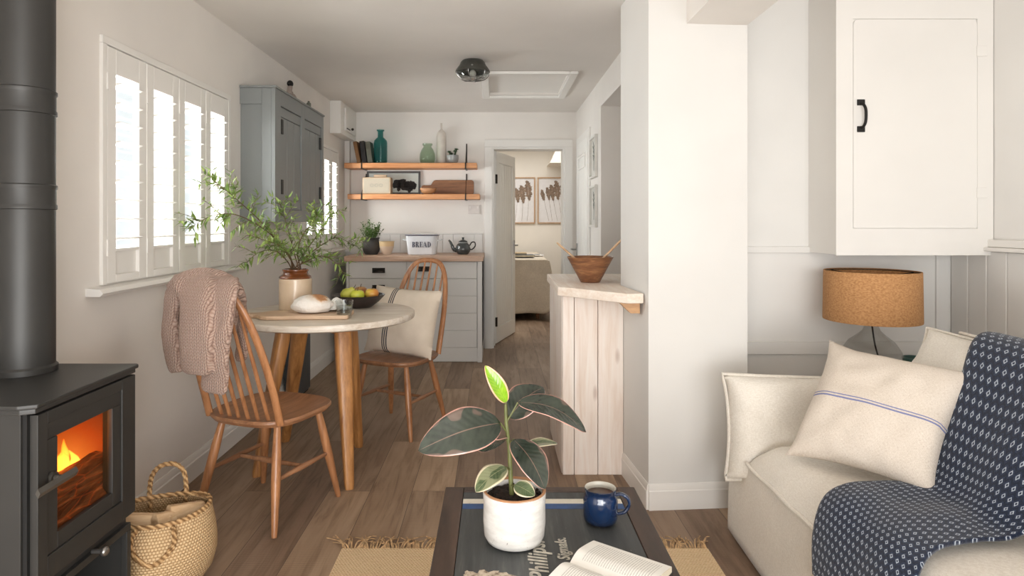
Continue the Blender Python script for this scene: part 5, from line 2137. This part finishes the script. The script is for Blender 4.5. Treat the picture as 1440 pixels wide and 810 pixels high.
def sign_text(word, size, x, y, squeeze, bold, shear):
    cu = bpy.data.curves.new('t', 'FONT')
    cu.body = word
    cu.size = size
    cu.shear = shear
    cu.offset = bold
    cu.extrude = .0004
    cu.space_character = 1.06
    to = bpy.data.objects.new('t', cu)
    COL.objects.link(to)
    bpy.context.view_layer.update()
    me = to.evaluated_get(bpy.context.evaluated_depsgraph_get()).to_mesh()
    g = B()
    g.from_mesh(me)
    to.evaluated_get(bpy.context.evaluated_depsgraph_get()).to_mesh_clear()
    bpy.data.objects.remove(to)
    bmesh.ops.transform(g, matrix=Matrix.Translation((x, y, ZT - .0012)) @ Matrix.Rotation(PI / 2, 4, 'Z') @ Matrix.Diagonal((squeeze, 1, 1, 1)), verts=g.verts)
    return g


CRP = plain('sign_lettering_cream', (206, 200, 186), .6, var=.3, scale=60)
on_sign('lettering', sign_text('Phillips.', .062, .118, 1.395, .86, .0012, .28), CRP, smooth=0)
on_sign('lettering', sign_text('Signals.', .040, .172, 1.478, .86, .0008, .28), CRP, smooth=0)
b = B()
rr = random.Random(9)
for (cx, cy, sx_, sy_) in ((-.02, 1.405, .035, .03), (.02, 1.405, .03, .022), (-.058, 1.42, .012, .014), (.0, 1.38, .04, .02)):
    ps = []
    for k in range(22):
        a = 2 * PI * k / 22
        q_ = 1 + .3 * rr.uniform(-1, 1)
        ps.append(b.verts.new((cx + sx_ * q_ * math.cos(a), cy + sy_ * q_ * math.sin(a), ZT - .0013 + rr.uniform(0, .0003))))
    b.faces.new(ps)
PEEL = NT('peeling_paint')
pn = PEEL.noise(PEEL.coord(), 60, 5, .7)
PEEL.color(PEEL.ramp(pn, [(.35, (110, 92, 74)), (.5, (190, 176, 156)), (.75, (214, 204, 186))]))
PEEL.set(Roughness=.8)
on_sign('peeled_patch', b, PEEL.m, smooth=0)
b = B()
box(b, tx0 + .012, tx1 - .012, ty0 + .012, ty0 + .03, .06, ZT - .031, .002)
box(b, tx0 + .012, tx1 - .012, ty1 - .03, ty1 - .012, .06, ZT - .031, .002)
box(b, tx0 + .012, tx0 + .03, ty0 + .031, ty1 - .031, .06, ZT - .031, .002)
box(b, tx1 - .03, tx1 - .012, ty0 + .031, ty1 - .031, .06, ZT - .031, .002)
mesh('table_sides', b, DKW, cf, world=True)
for x in (tx0 + .035, tx1 - .035):
    for y in (ty0 + .035, ty1 - .035):
        mesh('leg', box(B(), x - .025, x + .025, y - .025, y + .025, .0105, .06, .004), DKW, cf, world=True)

# ------------------------------------------------------------------ rubber plant in the white pot
GLZ = NT('white_crackle_glaze')
gn = GLZ.noise(GLZ.coord(scale=(1, 1, 3)), 18, 5, .6)
gp = GLZ.ramp(GLZ.noise(GLZ.coord(), 130, 3), [(.27, (120, 108, 96)), (.33, (255, 255, 255))])
GLZ.color(GLZ.mix(.7, GLZ.ramp(gn, [(.3, (206, 202, 196)), (.6, (226, 224, 219)), (.8, (232, 230, 226))]), gp, 'MULTIPLY'))
GLZ.set(Roughness=.35)
GLZ.b.inputs['Coat Weight'].default_value = .3
GLZ.bump(gn, .12, .006)
PXp, PYp = .046, 1.572
pot = thing('rubber_plant', 'young variegated rubber plant in a white glazed pot on the coffee table', 'potted plant', (PXp, PYp, ZT + .0005))
b = lathe(B(), [(0, 0), (.06, 0), (.068, .004), (.074, .016), (.0765, .05), (.0758, .09), (.077, .118), (.0765, .123), (.073, .125), (.069, .121), (.069, .1), (0, .095)], 56)
for v in b.verts:
    k = 1 + .012 * mnoise.noise(Vector((v.co.x * 14, v.co.y * 14, v.co.z * 22)))
    v.co.x *= k
    v.co.y *= k
mesh('plant_pot', b, GLZ.m, pot, smooth=50)
mesh('pot_rim', lathe(B(), [(.0685, .1205), (.0725, .1255), (.0762, .1245), (.0772, .1215)], 56), plain('bare_clay_rim', (176, 128, 90), .7), pot, smooth=60)
b = B()
lathe(b, [(0, .111), (.03, .112), (.055, .109), (.069, .106)], 40)
rr = random.Random(3)
for v in b.verts:
    v.co.z += rr.uniform(-.003, .003)
for k in range(90):
    a, r_ = rr.uniform(0, 6.28), .064 * math.sqrt(rr.random())
    s_ = rr.uniform(.002, .005)
    blob(b, (r_ * math.cos(a), r_ * math.sin(a), .111), s_, s_, s_ * .8, 6, 4)
mesh('potting_soil', b, SOIL, pot)


def PP(px, py, dy=0.0):
    """point of the plant at a pixel, dy metres behind the stem plane"""
    return W(px, py, PYp + dy) - Vector((PXp, PYp, ZT + .0005))


STEMG = plain('plant_stem', (112, 116, 62), .5, var=.25, scale=40)
stem = spline([PP(720, 702), PP(718, 668), PP(716, 630), PP(712, 595), PP(711, 568)], 6)
mesh('stem', tube(B(), stem, [.0062 - .0026 * k / 24 for k in range(25)], 10), STEMG, pot)


def leaf_mat(name, dark, mid, edge, vein, blot, amount=.5, ew=.10, bnd=.42):
    t = NT(name)
    tc = t.n('ShaderNodeTexCoord')
    u, v, _ = t.sep(tc.outputs['UV'])
    e = t.math('MULTIPLY', t.math('ABSOLUTE', t.math('SUBTRACT', u, .5)), 2)
    nz_ = t.noise(t.coord(), 26, 4, .6)
    big = t.noise(t.coord(), 11, 2)
    # side veins
    ph = t.math('ADD', t.math('MULTIPLY', v, 60), t.math('MULTIPLY', e, -14))
    vn = t.math('MULTIPLY', t.math('ADD', t.math('SINE', ph), 1), .5)
    base = t.mix(t.math('MULTIPLY', vn, .45), t.ramp(nz_, [(.35, dark), (.65, mid)]), mid)
    bl = t.ramp(t.math('ADD', t.math('MULTIPLY', big, .8), t.math('MULTIPLY', e, .22)), [(1 - amount, (0, 0, 0)), (1.02 - amount, (255, 255, 255))])
    base = t.mix(t.math('MULTIPLY', bl, .6), base, blot)
    em = t.ramp(t.math('ADD', e, t.math('MULTIPLY', nz_, .06)), [(1 - ew + .02, (0, 0, 0)), (1 - ew + .06, (255, 255, 255))])
    base = t.mix(em, base, edge)
    vm = t.math('LESS_THAN', e, .025)
    base = t.mix(t.math('MULTIPLY', vm, .85), base, vein)
    t.color(base)
    t.set(Roughness=.2)
    t.b.inputs['Coat Weight'].default_value = .25
    t.b.inputs['Coat Roughness'].default_value = .2
    t.bump(vn, .12, .003)
    return t.m


LDK = leaf_mat('rubber_leaf_dark', (36, 42, 36), (54, 62, 52), (206, 156, 142), (120, 98, 86), (118, 96, 86), .36, .05)
LCR = leaf_mat('rubber_leaf_cream_edge', (70, 84, 58), (104, 116, 84), (216, 204, 172), (150, 150, 112), (160, 160, 124), .45, .2)
LNEW = leaf_mat('rubber_leaf_new', (98, 148, 26), (142, 180, 40), (226, 176, 140), (96, 140, 30), (150, 176, 40), .2, .2)
V3 = Vector
LEAVES = [
    # name, mat, petiole root, base, tip, normal, width, bend, droop, fold
    (LDK, PP(715, 610), PP(704, 595, -.01), PP(588, 634, -.09), V3((.22, -.75, .62)), .108, .034, .0, .10),
    (LNEW, PP(711, 570), PP(712, 566), PP(682, 514, -.01), V3((.3, -1, .2)), .040, .006, .0, .35),
    (LDK, PP(713, 585, .01), PP(716, 588, .02), PP(764, 545, .075), V3((-.5, -.8, .45)), .092, .018, .0, .12),
    (LDK, PP(713, 592), PP(728, 566, .0), PP(824, 602, -.02), V3((.1, -.45, .88)), .074, .026, .01, .12),
    (LDK, PP(716, 622), PP(722, 618, -.02), PP(766, 688, -.095), V3((.55, -.8, .25)), .082, .016, .0, .12),
    (LCR, PP(718, 660), PP(712, 657, -.02), PP(669, 692, -.07), V3((-.35, -.62, .7)), .062, .010, .0, .12),
    (LCR, PP(719, 682), PP(724, 682, -.03), PP(752, 697, -.06), V3((.1, -.75, .65)), .042, .006, .0, .12),
    (LDK, PP(714, 618), PP(712, 618, -.005), PP(662, 616, -.05), V3((.1, -.7, -.7)), .066, .012, .008, .12),
    (LCR, PP(717, 640, .01), PP(735, 632, .03), PP(784, 624, .04), V3((.0, -.12, 1)), .050, .010, .0, .1),
]
for m_, root, ba, ti, nr, wd, be, drp, fo_ in LEAVES:
    b = leaf(B(), ba, ti, nr, wd, be, fo_, 22, 12, drp, (.85, .62), .02)
    o = mesh('leaf', b, m_, pot, smooth=180, solid=.0012)
    bp = B()
    tube(bp, [root, (root + ba) / 2 + V3((0, 0, -.002)), ba, ba.lerp(ti, .06)], [.0026, .0022, .002, .001], 7)
    mesh('leaf_stalk', bp, STEMG, o)

# mug
COB = NT('cobalt_glaze')
x_, y_, z_ = COB.sep(COB.coord())
cn = COB.noise(COB.coord(), 14, 4)
COB.color(COB.ramp(COB.math('ADD', z_, COB.math('MULTIPLY', cn, .006)), [(.0, (70, 46, 34)), (.0075, (26, 30, 42)), (.014, (16, 34, 62)), (.07, (20, 43, 78)), (.0865, (17, 31, 56))]))
COB.set(Roughness=.12)
COB.b.inputs['Coat Weight'].default_value = .6
MX, MY = .273, 1.668
o = thing('mug', 'glossy cobalt blue mug of tea on the coffee table', 'mug', (MX, MY, ZT + .0005))
mesh('mug_body', lathe(B(), [(0, 0), (.036, 0), (.042, .004), (.0445, .014), (.0445, .055), (.0425, .066), (.0395, .073), (.0405, .08), (.0415, .086), (.040, .0875)], 48), COB.m, o, smooth=50)
mesh('mug_inside', lathe(B(), [(.0402, .0876), (.0385, .086), (.0372, .076), (.040, .06), (.04, .012), (0, .01)], 48), plain('cream_glaze', (206, 202, 190), .25, var=.1), o, smooth=50)
b = B()
hp_ = spline([(.036, 0, .071), (.055, 0, .073), (.071, 0, .062), (.073, 0, .046), (.062, 0, .028), (.042, 0, .022)], 6)
tube(b, hp_, .0068, 10, up=(0, 1, 0), flat=.7)
bmesh.ops.transform(b, matrix=Matrix.Rotation(math.radians(-8), 4, 'Z'), verts=b.verts)
mesh('mug_handle', b, COB.m, o)
mesh('tea', lathe(B(), [(0, .072), (.0378, .072)], 40), plain('black_tea', (70, 36, 18), .08, var=.1), o)

# open book
o = thing('open_book', 'open paperback book lying face up on the coffee table', 'book', (.168, 1.449, ZT + .0005), math.atan2(-.115, .152))
# local x runs along the spine, local y across the right-hand page
SPL, PW = .195, .112
PGE = NT('printed_page')
tcp = PGE.n('ShaderNodeTexCoord')
pu_, pv2, _ = PGE.sep(tcp.outputs['UV'])
ln_ = PGE.math('LESS_THAN', PGE.math('FRACT', PGE.math('MULTIPLY', pu_, 34)), .42)
wn_ = PGE.math('GREATER_THAN', PGE.noise(PGE.coord('UV', (34, 130, 1)), 1, 2), .42)
inx = PGE.math('MULTIPLY', PGE.math('MULTIPLY', PGE.math('GREATER_THAN', pu_, .1), PGE.math('LESS_THAN', pu_, .92)), PGE.math('MULTIPLY', PGE.math('GREATER_THAN', pv2, .13), PGE.math('LESS_THAN', pv2, .87)))
ink = PGE.math('MULTIPLY', PGE.math('MULTIPLY', ln_, wn_), inx)
PGE.color(PGE.mix(PGE.math('MULTIPLY', ink, .42), PGE.ramp(PGE.noise(PGE.coord(), 9), [(.3, (234, 231, 224)), (.7, (240, 238, 232))]), (96, 92, 88)))
PGE.set(Roughness=.8)
for s in (1, -1):
    def pg(u, v, s=s):
        d = v * PW
        z = .008 + .016 * math.sin(min(1, v * 2.4) * PI / 2) - .010 * v ** 2
        return Vector((u * SPL, s * d, z))
    mesh('page', grid(B(), 12, 24, pg), PGE.m, o, smooth=180)
    b = B()
    rs = []
    for k in range(13):
        v = k / 12
        p, q_ = pg(0, v), pg(1, v)
        rs.append([p - V3((0, 0, .0006)), q_ - V3((0, 0, .0006)), V3((q_.x, q_.y, .0015)), V3((p.x, p.y, .0015))])
    loft(b, rs)
    mesh('page_block', b, PAGES, o, smooth=0)
mesh('book_cover', box(B(), -.003, SPL + .003, -PW - .003, PW + .003, 0, .0015), plain('dark_book_cover', (52, 48, 48), .6), o, smooth=0)

# ------------------------------------------------------------------ sofa
LINS = fabric('sofa_linen', (232, 226, 216), .04, 300, .1)
SFX, SFY = 1.4, 1.6
sf = thing('sofa', 'low loose-covered cream linen sofa on the right', 'sofa', (SFX, SFY, 0))
sx0, sx1 = .90, 1.86
sya, syb = .62, 2.50


def skirt(u, v):
    # u runs front then round the far end; v bottom to top
    per = [V3((sx0, sya)), V3((sx0, syb)), V3((sx1, syb))]
    L1 = (per[1] - per[0]).length
    L2 = (per[2] - per[1]).length
    s = u * (L1 + L2)
    if s < L1:
        p = per[0].lerp(per[1], s / L1)
        nrm = V3((-1, 0))
    else:
        p = per[1].lerp(per[2], (s - L1) / L2)
        nrm = V3((0, 1))
    k = 1 - v
    p = p + nrm * (.006 * k * math.sin(s * 9) + .010 * k * mnoise.noise(V3((s * 4, v, 0))) - .012 * v)
    return V3((p.x, p.y, .012 + v * .325))


mesh('skirt', grid(B(), 90, 10, skirt), LINS, sf, world=True, smooth=60, solid=.008)
mesh('frame_base', box(B(), sx0 + .015, sx1, sya, syb - .02, .06, .33, .01), LINS, sf, world=True)
for x in (sx0 + .08, sx1 - .08):
    for y in (sya + .08, syb - .1):
        mesh('foot', lathe(B(), [(0, 0), (.022, 0), (.028, .062), (0, .062)], 14, (x, y, 0)), ELM, sf, world=True)


def seat_fn(u, v):
    x = sx0 - .002 + u * .86
    y = sya + .02 + v * (syb - .24 - sya)
    a = min(1, u / .12)
    e = math.sin(a * PI / 2) ** .7
    fy_ = min(1, (1 - v) / .06, v / .06)
    z = .332 + .098 * e * (.55 + .45 * math.sin(max(0, fy_) * PI / 2)) + .008 * mnoise.noise(V3((x * 4, y * 4, 3)))
    return V3((x, y, z))


b = grid(B(), 44, 60, seat_fn)
mesh('seat_cushion', b, LINS, sf, world=True, smooth=80)
b = B()
tube(b, [V3((sx0 - .004, sya + .02 + (syb - .24 - sya) * k / 50, .335 + .003 * math.sin(k * .9))) for k in range(51)], .0065, 8)
mesh('seat_welt', b, LINS, sf, world=True)


def slab_pillow(w, h, t, seed, m, name, flange=.018, pinch=.03, px=.32):
    b = pillow(B(), w, h, t, 30, pinch, seed, .013, px=px)
    bmesh.ops.transform(b, matrix=m, verts=b.verts)
    o = mesh(name, b, LINS, sf, world=True, smooth=70)
    # raised flange seam round the edge
    b = B()
    pts = []
    hw, hh = w / 2, h / 2
    n_ = 20
    for (ax, az, bx, bz) in ((-hw, -hh, hw, -hh), (hw, -hh, hw, hh), (hw, hh, -hw, hh), (-hw, hh, -hw, -hh)):
        for k in range(n_):
            t_ = k / n_
            x, z = ax + (bx - ax) * t_, az + (bz - az) * t_
            a_, c_ = x / hw, z / hh
            x2 = x * (1 - pinch * (1 - abs(c_) ** 2) * abs(a_) ** 3)
            z2 = z * (1 - pinch * (1 - abs(a_) ** 2) * abs(c_) ** 3)
            wob = .006 * mnoise.noise(V3((x * 12, z * 12, seed)))
            pts.append(m @ V3((x2 * 1.008, wob, z2 * 1.008)))
    tube(b, pts, flange / 2, 8, flat=.55, closed=True)
    mesh('flange_seam', b, LINS, sf, world=True, smooth=70)
    return o


# far arm: a fat pillow across the end
m = Matrix.Translation((1.30, 2.375, .435)) @ Matrix.Rotation(math.radians(-7), 4, 'X') @ Matrix.Rotation(math.radians(1), 4, 'Y')
slab_pillow(.90, .375, .22, 4, m, 'arm_cushion', .02, .045)
m = Matrix.Translation((1.40, .72, .43)) @ Matrix.Rotation(math.radians(5), 4, 'X')
slab_pillow(.88, .35, .2, 6, m, 'arm_cushion')
# back frame and back cushion along the wall side
mB = Matrix.Translation((1.44, 1.50, .63)) @ Matrix.Rotation(PI / 2, 4, 'Z') @ Matrix.Rotation(math.radians(20), 4, 'X')
slab_pillow(1.46, .42, .20, 8, mB, 'back_cushion', .018, .03)
mB = Matrix.Translation((1.72, 1.56, .47)) @ Matrix.Rotation(PI / 2, 4, 'Z') @ Matrix.Rotation(math.radians(8), 4, 'X')
slab_pillow(1.72, .62, .2, 9, mB, 'back_rest', .018, .02)

# linen cushion with the blue lines
GRS = NT('grain_sack_linen')
tcg = GRS.n('ShaderNodeTexCoord')
gu, gv, _ = GRS.sep(tcg.outputs['UV'])
ga = GRS.noise(GRS.coord('UV', (1, 7, 1)), 60, 3)
gb = GRS.noise(GRS.coord('UV', (7, 1, 1)), 60, 3)
gw = GRS.math('MULTIPLY', ga, gb)
gbase = GRS.ramp(GRS.math('ADD', gw, GRS.math('MULTIPLY', GRS.noise(GRS.coord(), 5), .12)), [(.14, (178, 162, 145)), (.3, (208, 197, 184)), (.5, (222, 213, 202))])
l1 = GRS.math('LESS_THAN', GRS.math('ABSOLUTE', GRS.math('SUBTRACT', gv, .478)), .006)
l2 = GRS.math('LESS_THAN', GRS.math('ABSOLUTE', GRS.math('SUBTRACT', gv, .500)), .004)
GRS.color(GRS.mix(GRS.math('MULTIPLY', GRS.math('MAXIMUM', l1, l2), .85), gbase, (92, 104, 158)))
GRS.set(Roughness=.95)
GRS.b.inputs['Specular IOR Level'].default_value = .1
GRS.bump(gw, .5, .004)
TL, TRc, BR, BL = W(1166, 478, 2.20), W(1378, 523, 1.86), W(1314, 702, 1.735), W(1103, 640, 2.05)
cen = (TL + TRc + BR + BL) / 4
ux = ((TRc + BR) - (TL + BL)).normalized()
uz = ((TL + TRc) - (BL + BR))
uz = (uz - ux * uz.dot(ux)).normalized()
uy = uz.cross(ux)
wdt = ((TRc - TL).length + (BR - BL).length) / 2
hgt_ = ((TL - BL).length + (TRc - BR).length) / 2
o = thing('cushion', 'oatmeal linen cushion with thin blue lines leaning on the sofa', 'cushion', tuple(cen))
b = pillow(B(), wdt * 1.03, hgt_ * 1.03, .15, 34, .13, 12, .012, px=.5)
# skew to the four corners seen in the photograph
for v in b.verts:
    a, c = v.co.x / (wdt * 1.03) + .5, v.co.z / (hgt_ * 1.03) + .5
    p = (BL.lerp(BR, a)).lerp(TL.lerp(TRc, a), c)
    v.co = p + uy * v.co.y - cen
mesh('cushion_cover', b, GRS.m, o, smooth=70)

# throw
THR = NT('navy_woven_throw')
tct = THR.n('ShaderNodeTexCoord')
tu, tv, _ = THR.sep(tct.outputs['UV'])
cx_ = THR.math('MULTIPLY', tu, 1.0)
cy_ = THR.math('MULTIPLY', tv, 1.0)
iy = THR.math('FLOOR', cy_)
xx_ = THR.math('ADD', cx_, THR.math('MULTIPLY', THR.math('MODULO', iy, 2), .5))
fx_ = THR.math('ABSOLUTE', THR.math('SUBTRACT', THR.math('FRACT', xx_), .5))
fy_ = THR.math('ABSOLUTE', THR.math('SUBTRACT', THR.math('FRACT', cy_), .5))
dm = THR.math('ADD', THR.math('MULTIPLY', fx_, 1.15), fy_)
wob = THR.noise(THR.coord('UV', (1, 1, 1)), 6, 3)
dm2 = THR.math('ADD', dm, THR.math('MULTIPLY', THR.math('SUBTRACT', wob, .5), .16))
rg_ = THR.math('MULTIPLY', THR.math('GREATER_THAN', dm2, .17), THR.math('LESS_THAN', dm2, .315))
dkb = THR.math('GREATER_THAN', dm, .62)
fuzz = THR.noise(THR.coord(), 300, 3)
ground = THR.ramp(THR.math('ADD', THR.math('MULTIPLY', fuzz, .6), THR.math('MULTIPLY', wob, .4)), [(.3, (27, 34, 50)), (.7, (47, 58, 80))])
ground = THR.mix(THR.math('MULTIPLY', dkb, .7), ground, (24, 28, 42))
THR.color(THR.mix(THR.math('MULTIPLY', rg_, .8), ground, (186, 194, 204)))
THR.set(Roughness=.95)
THR.b.inputs['Specular IOR Level'].default_value = .1
THR.b.inputs['Sheen Weight'].default_value = .2
THR.bump(THR.math('ADD', rg_, THR.math('MULTIPLY', fuzz, .6)), .5, .005)
Lp = [(.868, 1.735, .235), (.885, 1.765, .33), (.925, 1.79, .418), (1.0, 1.81, .449), (1.10, 1.815, .452), (1.21, 1.80, .462), (1.285, 1.83, .555), (1.37, 1.87, .70), (1.455, 1.92, .822), (1.53, 1.93, .845), (1.64, 1.92, .815), (1.74, 1.92, .80), (1.80, 1.92, .74), (1.835, 1.92, .5)]
Rp = [(.868, 1.34, .235), (.885, 1.36, .33), (.925, 1.395, .418), (1.0, 1.445, .449), (1.12, 1.485, .452), (1.22, 1.49, .462), (1.285, 1.44, .555), (1.37, 1.38, .70), (1.455, 1.33, .822), (1.53, 1.31, .845), (1.64, 1.30, .815), (1.74, 1.30, .80), (1.80, 1.30, .74), (1.835, 1.30, .5)]
Ls, Rs = spline(Lp, 8), spline(Rp, 8)
NV = len(Ls) - 1


def thr(u, v):
    f_ = v * NV
    i = min(int(f_), NV - 1)
    a = Ls[i].lerp(Ls[i + 1], f_ - i)
    c = Rs[i].lerp(Rs[i + 1], f_ - i)
    p = a.lerp(c, u)
    q_ = V3((p.x * 7, p.y * 7, p.z * 7))
    lift = .012 + .018 * math.sin(PI * min(1, max(0, (v - .42) / .3))) + .007 * mnoise.noise(q_) + .010 * math.sin(PI * u) * (.5 + .5 * math.sin(u * 9 + v * 4))
    return p + V3((-.5, -.1, .9)) * lift


o = thing('throw_blanket', 'navy and white woven throw draped over the sofa back and seat', 'blanket', (1.2, 1.6, .45))
mesh('blanket_weave', grid(B(), 46, 96, thr, (20, 64)), THR.m, o, world=True, smooth=180, solid=.009)
b = B()
rr = random.Random(21)
for k in range(70):
    p = thr(k / 69, 0)
    q_ = p + V3((-.006 + rr.uniform(-.006, .002), rr.uniform(-.008, .008), -.05 + rr.uniform(-.012, .012)))
    tube(b, [p, p.lerp(q_, .5) + V3((-.003, 0, 0)), q_], [.003, .0028, .002], 5)
mesh('blanket_fringe', b, plain('cream_wool_fringe', (206, 192, 172), .95), o, world=True)

# ------------------------------------------------------------------ side table and lamp in the alcove
LX, LY = 1.612, 2.745
TBZ = .53
o = thing('side_table', 'small wooden side table behind the sofa arm, holding the lamp', 'side table', (1.66, 2.75, 0))
mesh('table_top', lathe(B(), [(0, TBZ - .022), (.19, TBZ - .022), (.2, TBZ - .016), (.2, TBZ - .003), (.197, TBZ), (0, TBZ)], 40), ELM, o, smooth=40)
for k in range(3):
    a = k * 2 * PI / 3 + .5
    b = tube(B(), [(.1 * math.cos(a), .1 * math.sin(a), TBZ - .022), (.165 * math.cos(a), .165 * math.sin(a), 0)], [.016, .011], 12)
    mesh('leg', b, ELM, o)
BURL = NT('burlap_shade')
bx_, by_, bz_ = BURL.sep(BURL.coord())
ba_ = BURL.math('ARCTAN2', by_, bx_)
bw = BURL.math('MULTIPLY', BURL.math('ABSOLUTE', BURL.math('SINE', BURL.math('MULTIPLY', ba_, 190))), BURL.math('ABSOLUTE', BURL.math('SINE', BURL.math('MULTIPLY', bz_, 1150))))
bn = BURL.noise(BURL.coord(scale=(1, 1, 1.6)), 120, 4)
bm_ = BURL.math('ADD', BURL.math('MULTIPLY', bw, .35), BURL.math('MULTIPLY', bn, .8))
BURL.color(BURL.ramp(bm_, [(.25, (136, 94, 56)), (.5, (174, 126, 80)), (.8, (200, 154, 106))]))
BURL.set(Roughness=.9)
BURL.bump(bm_, .3, .003)
lp = thing('table_lamp', 'table lamp with clear glass base and brown burlap drum shade', 'lamp', (LX, LY, TBZ + .0005))
z0s, z1s = .778 - TBZ, .990 - TBZ
RS = .187
mesh('lamp_shade', lathe(B(), [(RS, z0s), (RS + .001, z0s + .004), (RS - .002, z1s - .004), (RS - .003, z1s), (RS - .006, z1s), (RS - .005, z1s - .006), (RS - .003, z0s + .004), (RS - .003, z0s)], 72), BURL.m, lp, smooth=50)
b = B()
for k in range(3):
    a = k * 2 * PI / 3
    tube(b, [(0, 0, z1s - .03), (RS * .97 * math.cos(a), RS * .97 * math.sin(a), z1s - .008)], .002, 6)
tube(b, [(RS * .975 * math.cos(2 * PI * i / 32), RS * .975 * math.sin(2 * PI * i / 32), z1s - .006) for i in range(32)], .0022, 6, closed=True)
lathe(b, [(.016, z0s + .0), (.016, z1s - .03), (0, z1s - .028)], 16)
mesh('lamp_fitting', b, BRONZE, lp)
hb = z0s
body_ = [(0, .001), (.075, .001), (.105, .012), (.121, .05), (.122, .08), (.112, .12), (.088, .158), (.055, .184), (.034, .205), (.026, .226), (.025, hb - .008)]
LG = pane('lamp_base_glass', (240, 241, 240), .45)
mesh('lamp_base', lathe(B(), body_, 64), LG, lp, smooth=60)
b = B()
lathe(b, [(.029, hb - .014), (.031, hb - .004), (.031, hb + .002), (.02, hb + .006), (.012, hb + .02), (0, hb + .02)], 28)
mesh('neck_cap', b, BRONZE, lp)
b = B()
tube(b, spline([(0, 0, hb - .006), (.006, 0, hb - .05), (.016, 0, hb - .11), (.034, 0, hb - .17), (.06, 0, hb - .232), (.08, .01, .006)], 6), .0035, 8)
mesh('lamp_flex', b, BLACKIRON, lp)
o = thing('teal_bowl', 'small dark teal bowl standing beside the glass lamp base', 'bowl', (1.795, 2.74, TBZ + .0005))
mesh('bowl_body', lathe(B(), [(0, 0), (.03, 0), (.034, .006), (.045, .05), (.0475, .09), (.044, .09), (.041, .05), (.028, .012), (0, .01)], 32), plain('teal_glaze', (62, 98, 92), .3, var=.2, coat=.4), o, smooth=50)
# ------------------------------------------------------------------ camera and light
cam = bpy.data.cameras.new('camera')
cam.sensor_width = 36
cam.lens = F / 1440 * 36
cam.shift_x = 23 / 1440
cam.shift_y = -93 / 1440
cam.clip_start = 0.05
co = bpy.data.objects.new('camera', cam)
COL.objects.link(co)
co.location = (0, 0, H)
co.rotation_euler = (PI / 2, 0, 0)
SC.camera = co


def area(name, loc, rot, sx, sy, power, c=(1, 1, 1), spread=None):
    l = bpy.data.lights.new(name, 'AREA')
    l.shape = 'RECTANGLE'
    l.size, l.size_y = sx, sy
    l.energy = power
    l.color = c
    if spread:
        l.spread = spread
    o = bpy.data.objects.new(name, l)
    COL.objects.link(o)
    o.location = loc
    o.rotation_euler = rot
    return o


def aim(loc, to):
    return (Vector(to) - Vector(loc)).to_track_quat('-Z', 'Y').to_euler()


P = (1.0, -2.3, 1.3)
area('assumed_key_lamp', P, aim(P, (0.1, 3.2, 0.95)), 1.9, 1.2, 62, (1, 1, 1))  # assumed key lamp behind the camera; its daylight source is unseen
P = (-0.2, -0.9, 0.5)
area('ceiling_fill_lamp', P, aim(P, (-0.3, 1.6, 2.3)), 1.8, 1.4, 80, (1, .995, .985))  # added fill lamp pointing up to brighten the ceiling, no real source there
P = (0.2, 8.3, 2.36)
area('assumed_bedroom_lamp', P, aim(P, (0.2, 8.31, 0)), 1.6, 1.4, 34, (1, .985, .95))  # assumed lamp under the bedroom ceiling
for w, e in ((WINS[0], 75), (WINS[1], 130)):
    P = (XL - .45, (w[0] + w[1]) / 2, 1.45)
    area('window_daylight', P, (0, -PI / 2, 0), .95, 1.1, e, (1, 1, 1))

wd = bpy.data.worlds.new('overcast_daylight')
SC.world = wd
wd.use_nodes = True
nt = wd.node_tree
bg = nt.nodes['Background']
tc = nt.nodes.new('ShaderNodeTexCoord')
ns = nt.nodes.new('ShaderNodeTexNoise')
ns.inputs['Scale'].default_value = 9
ns.inputs['Detail'].default_value = 3
cr = nt.nodes.new('ShaderNodeValToRGB')
cr.color_ramp.elements[0].position = .35
cr.color_ramp.elements[0].color = (.80, .84, .85, 1)
cr.color_ramp.elements[1].position = .6
cr.color_ramp.elements[1].color = (.97, .99, 1, 1)
nt.links.new(tc.outputs['Generated'], ns.inputs['Vector'])
nt.links.new(ns.outputs['Fac'], cr.inputs['Fac'])
nt.links.new(cr.outputs['Color'], bg.inputs['Color'])
bg.inputs['Strength'].default_value = 1.2

SC.view_settings.view_transform = 'Standard'
SC.view_settings.look = 'None'
SC.view_settings.exposure = 0.0
SC.cycles.use_denoising = True
SC.cycles.max_bounces = 10
SC.cycles.diffuse_bounces = 5
SC.cycles.transmission_bounces = 10
SC.cycles.sample_clamp_indirect = 6
SC.cycles.caustics_reflective = False
SC.cycles.caustics_refractive = False
for o in list(SC.objects):
    if '_m' in o.keys():
        del o['_m']
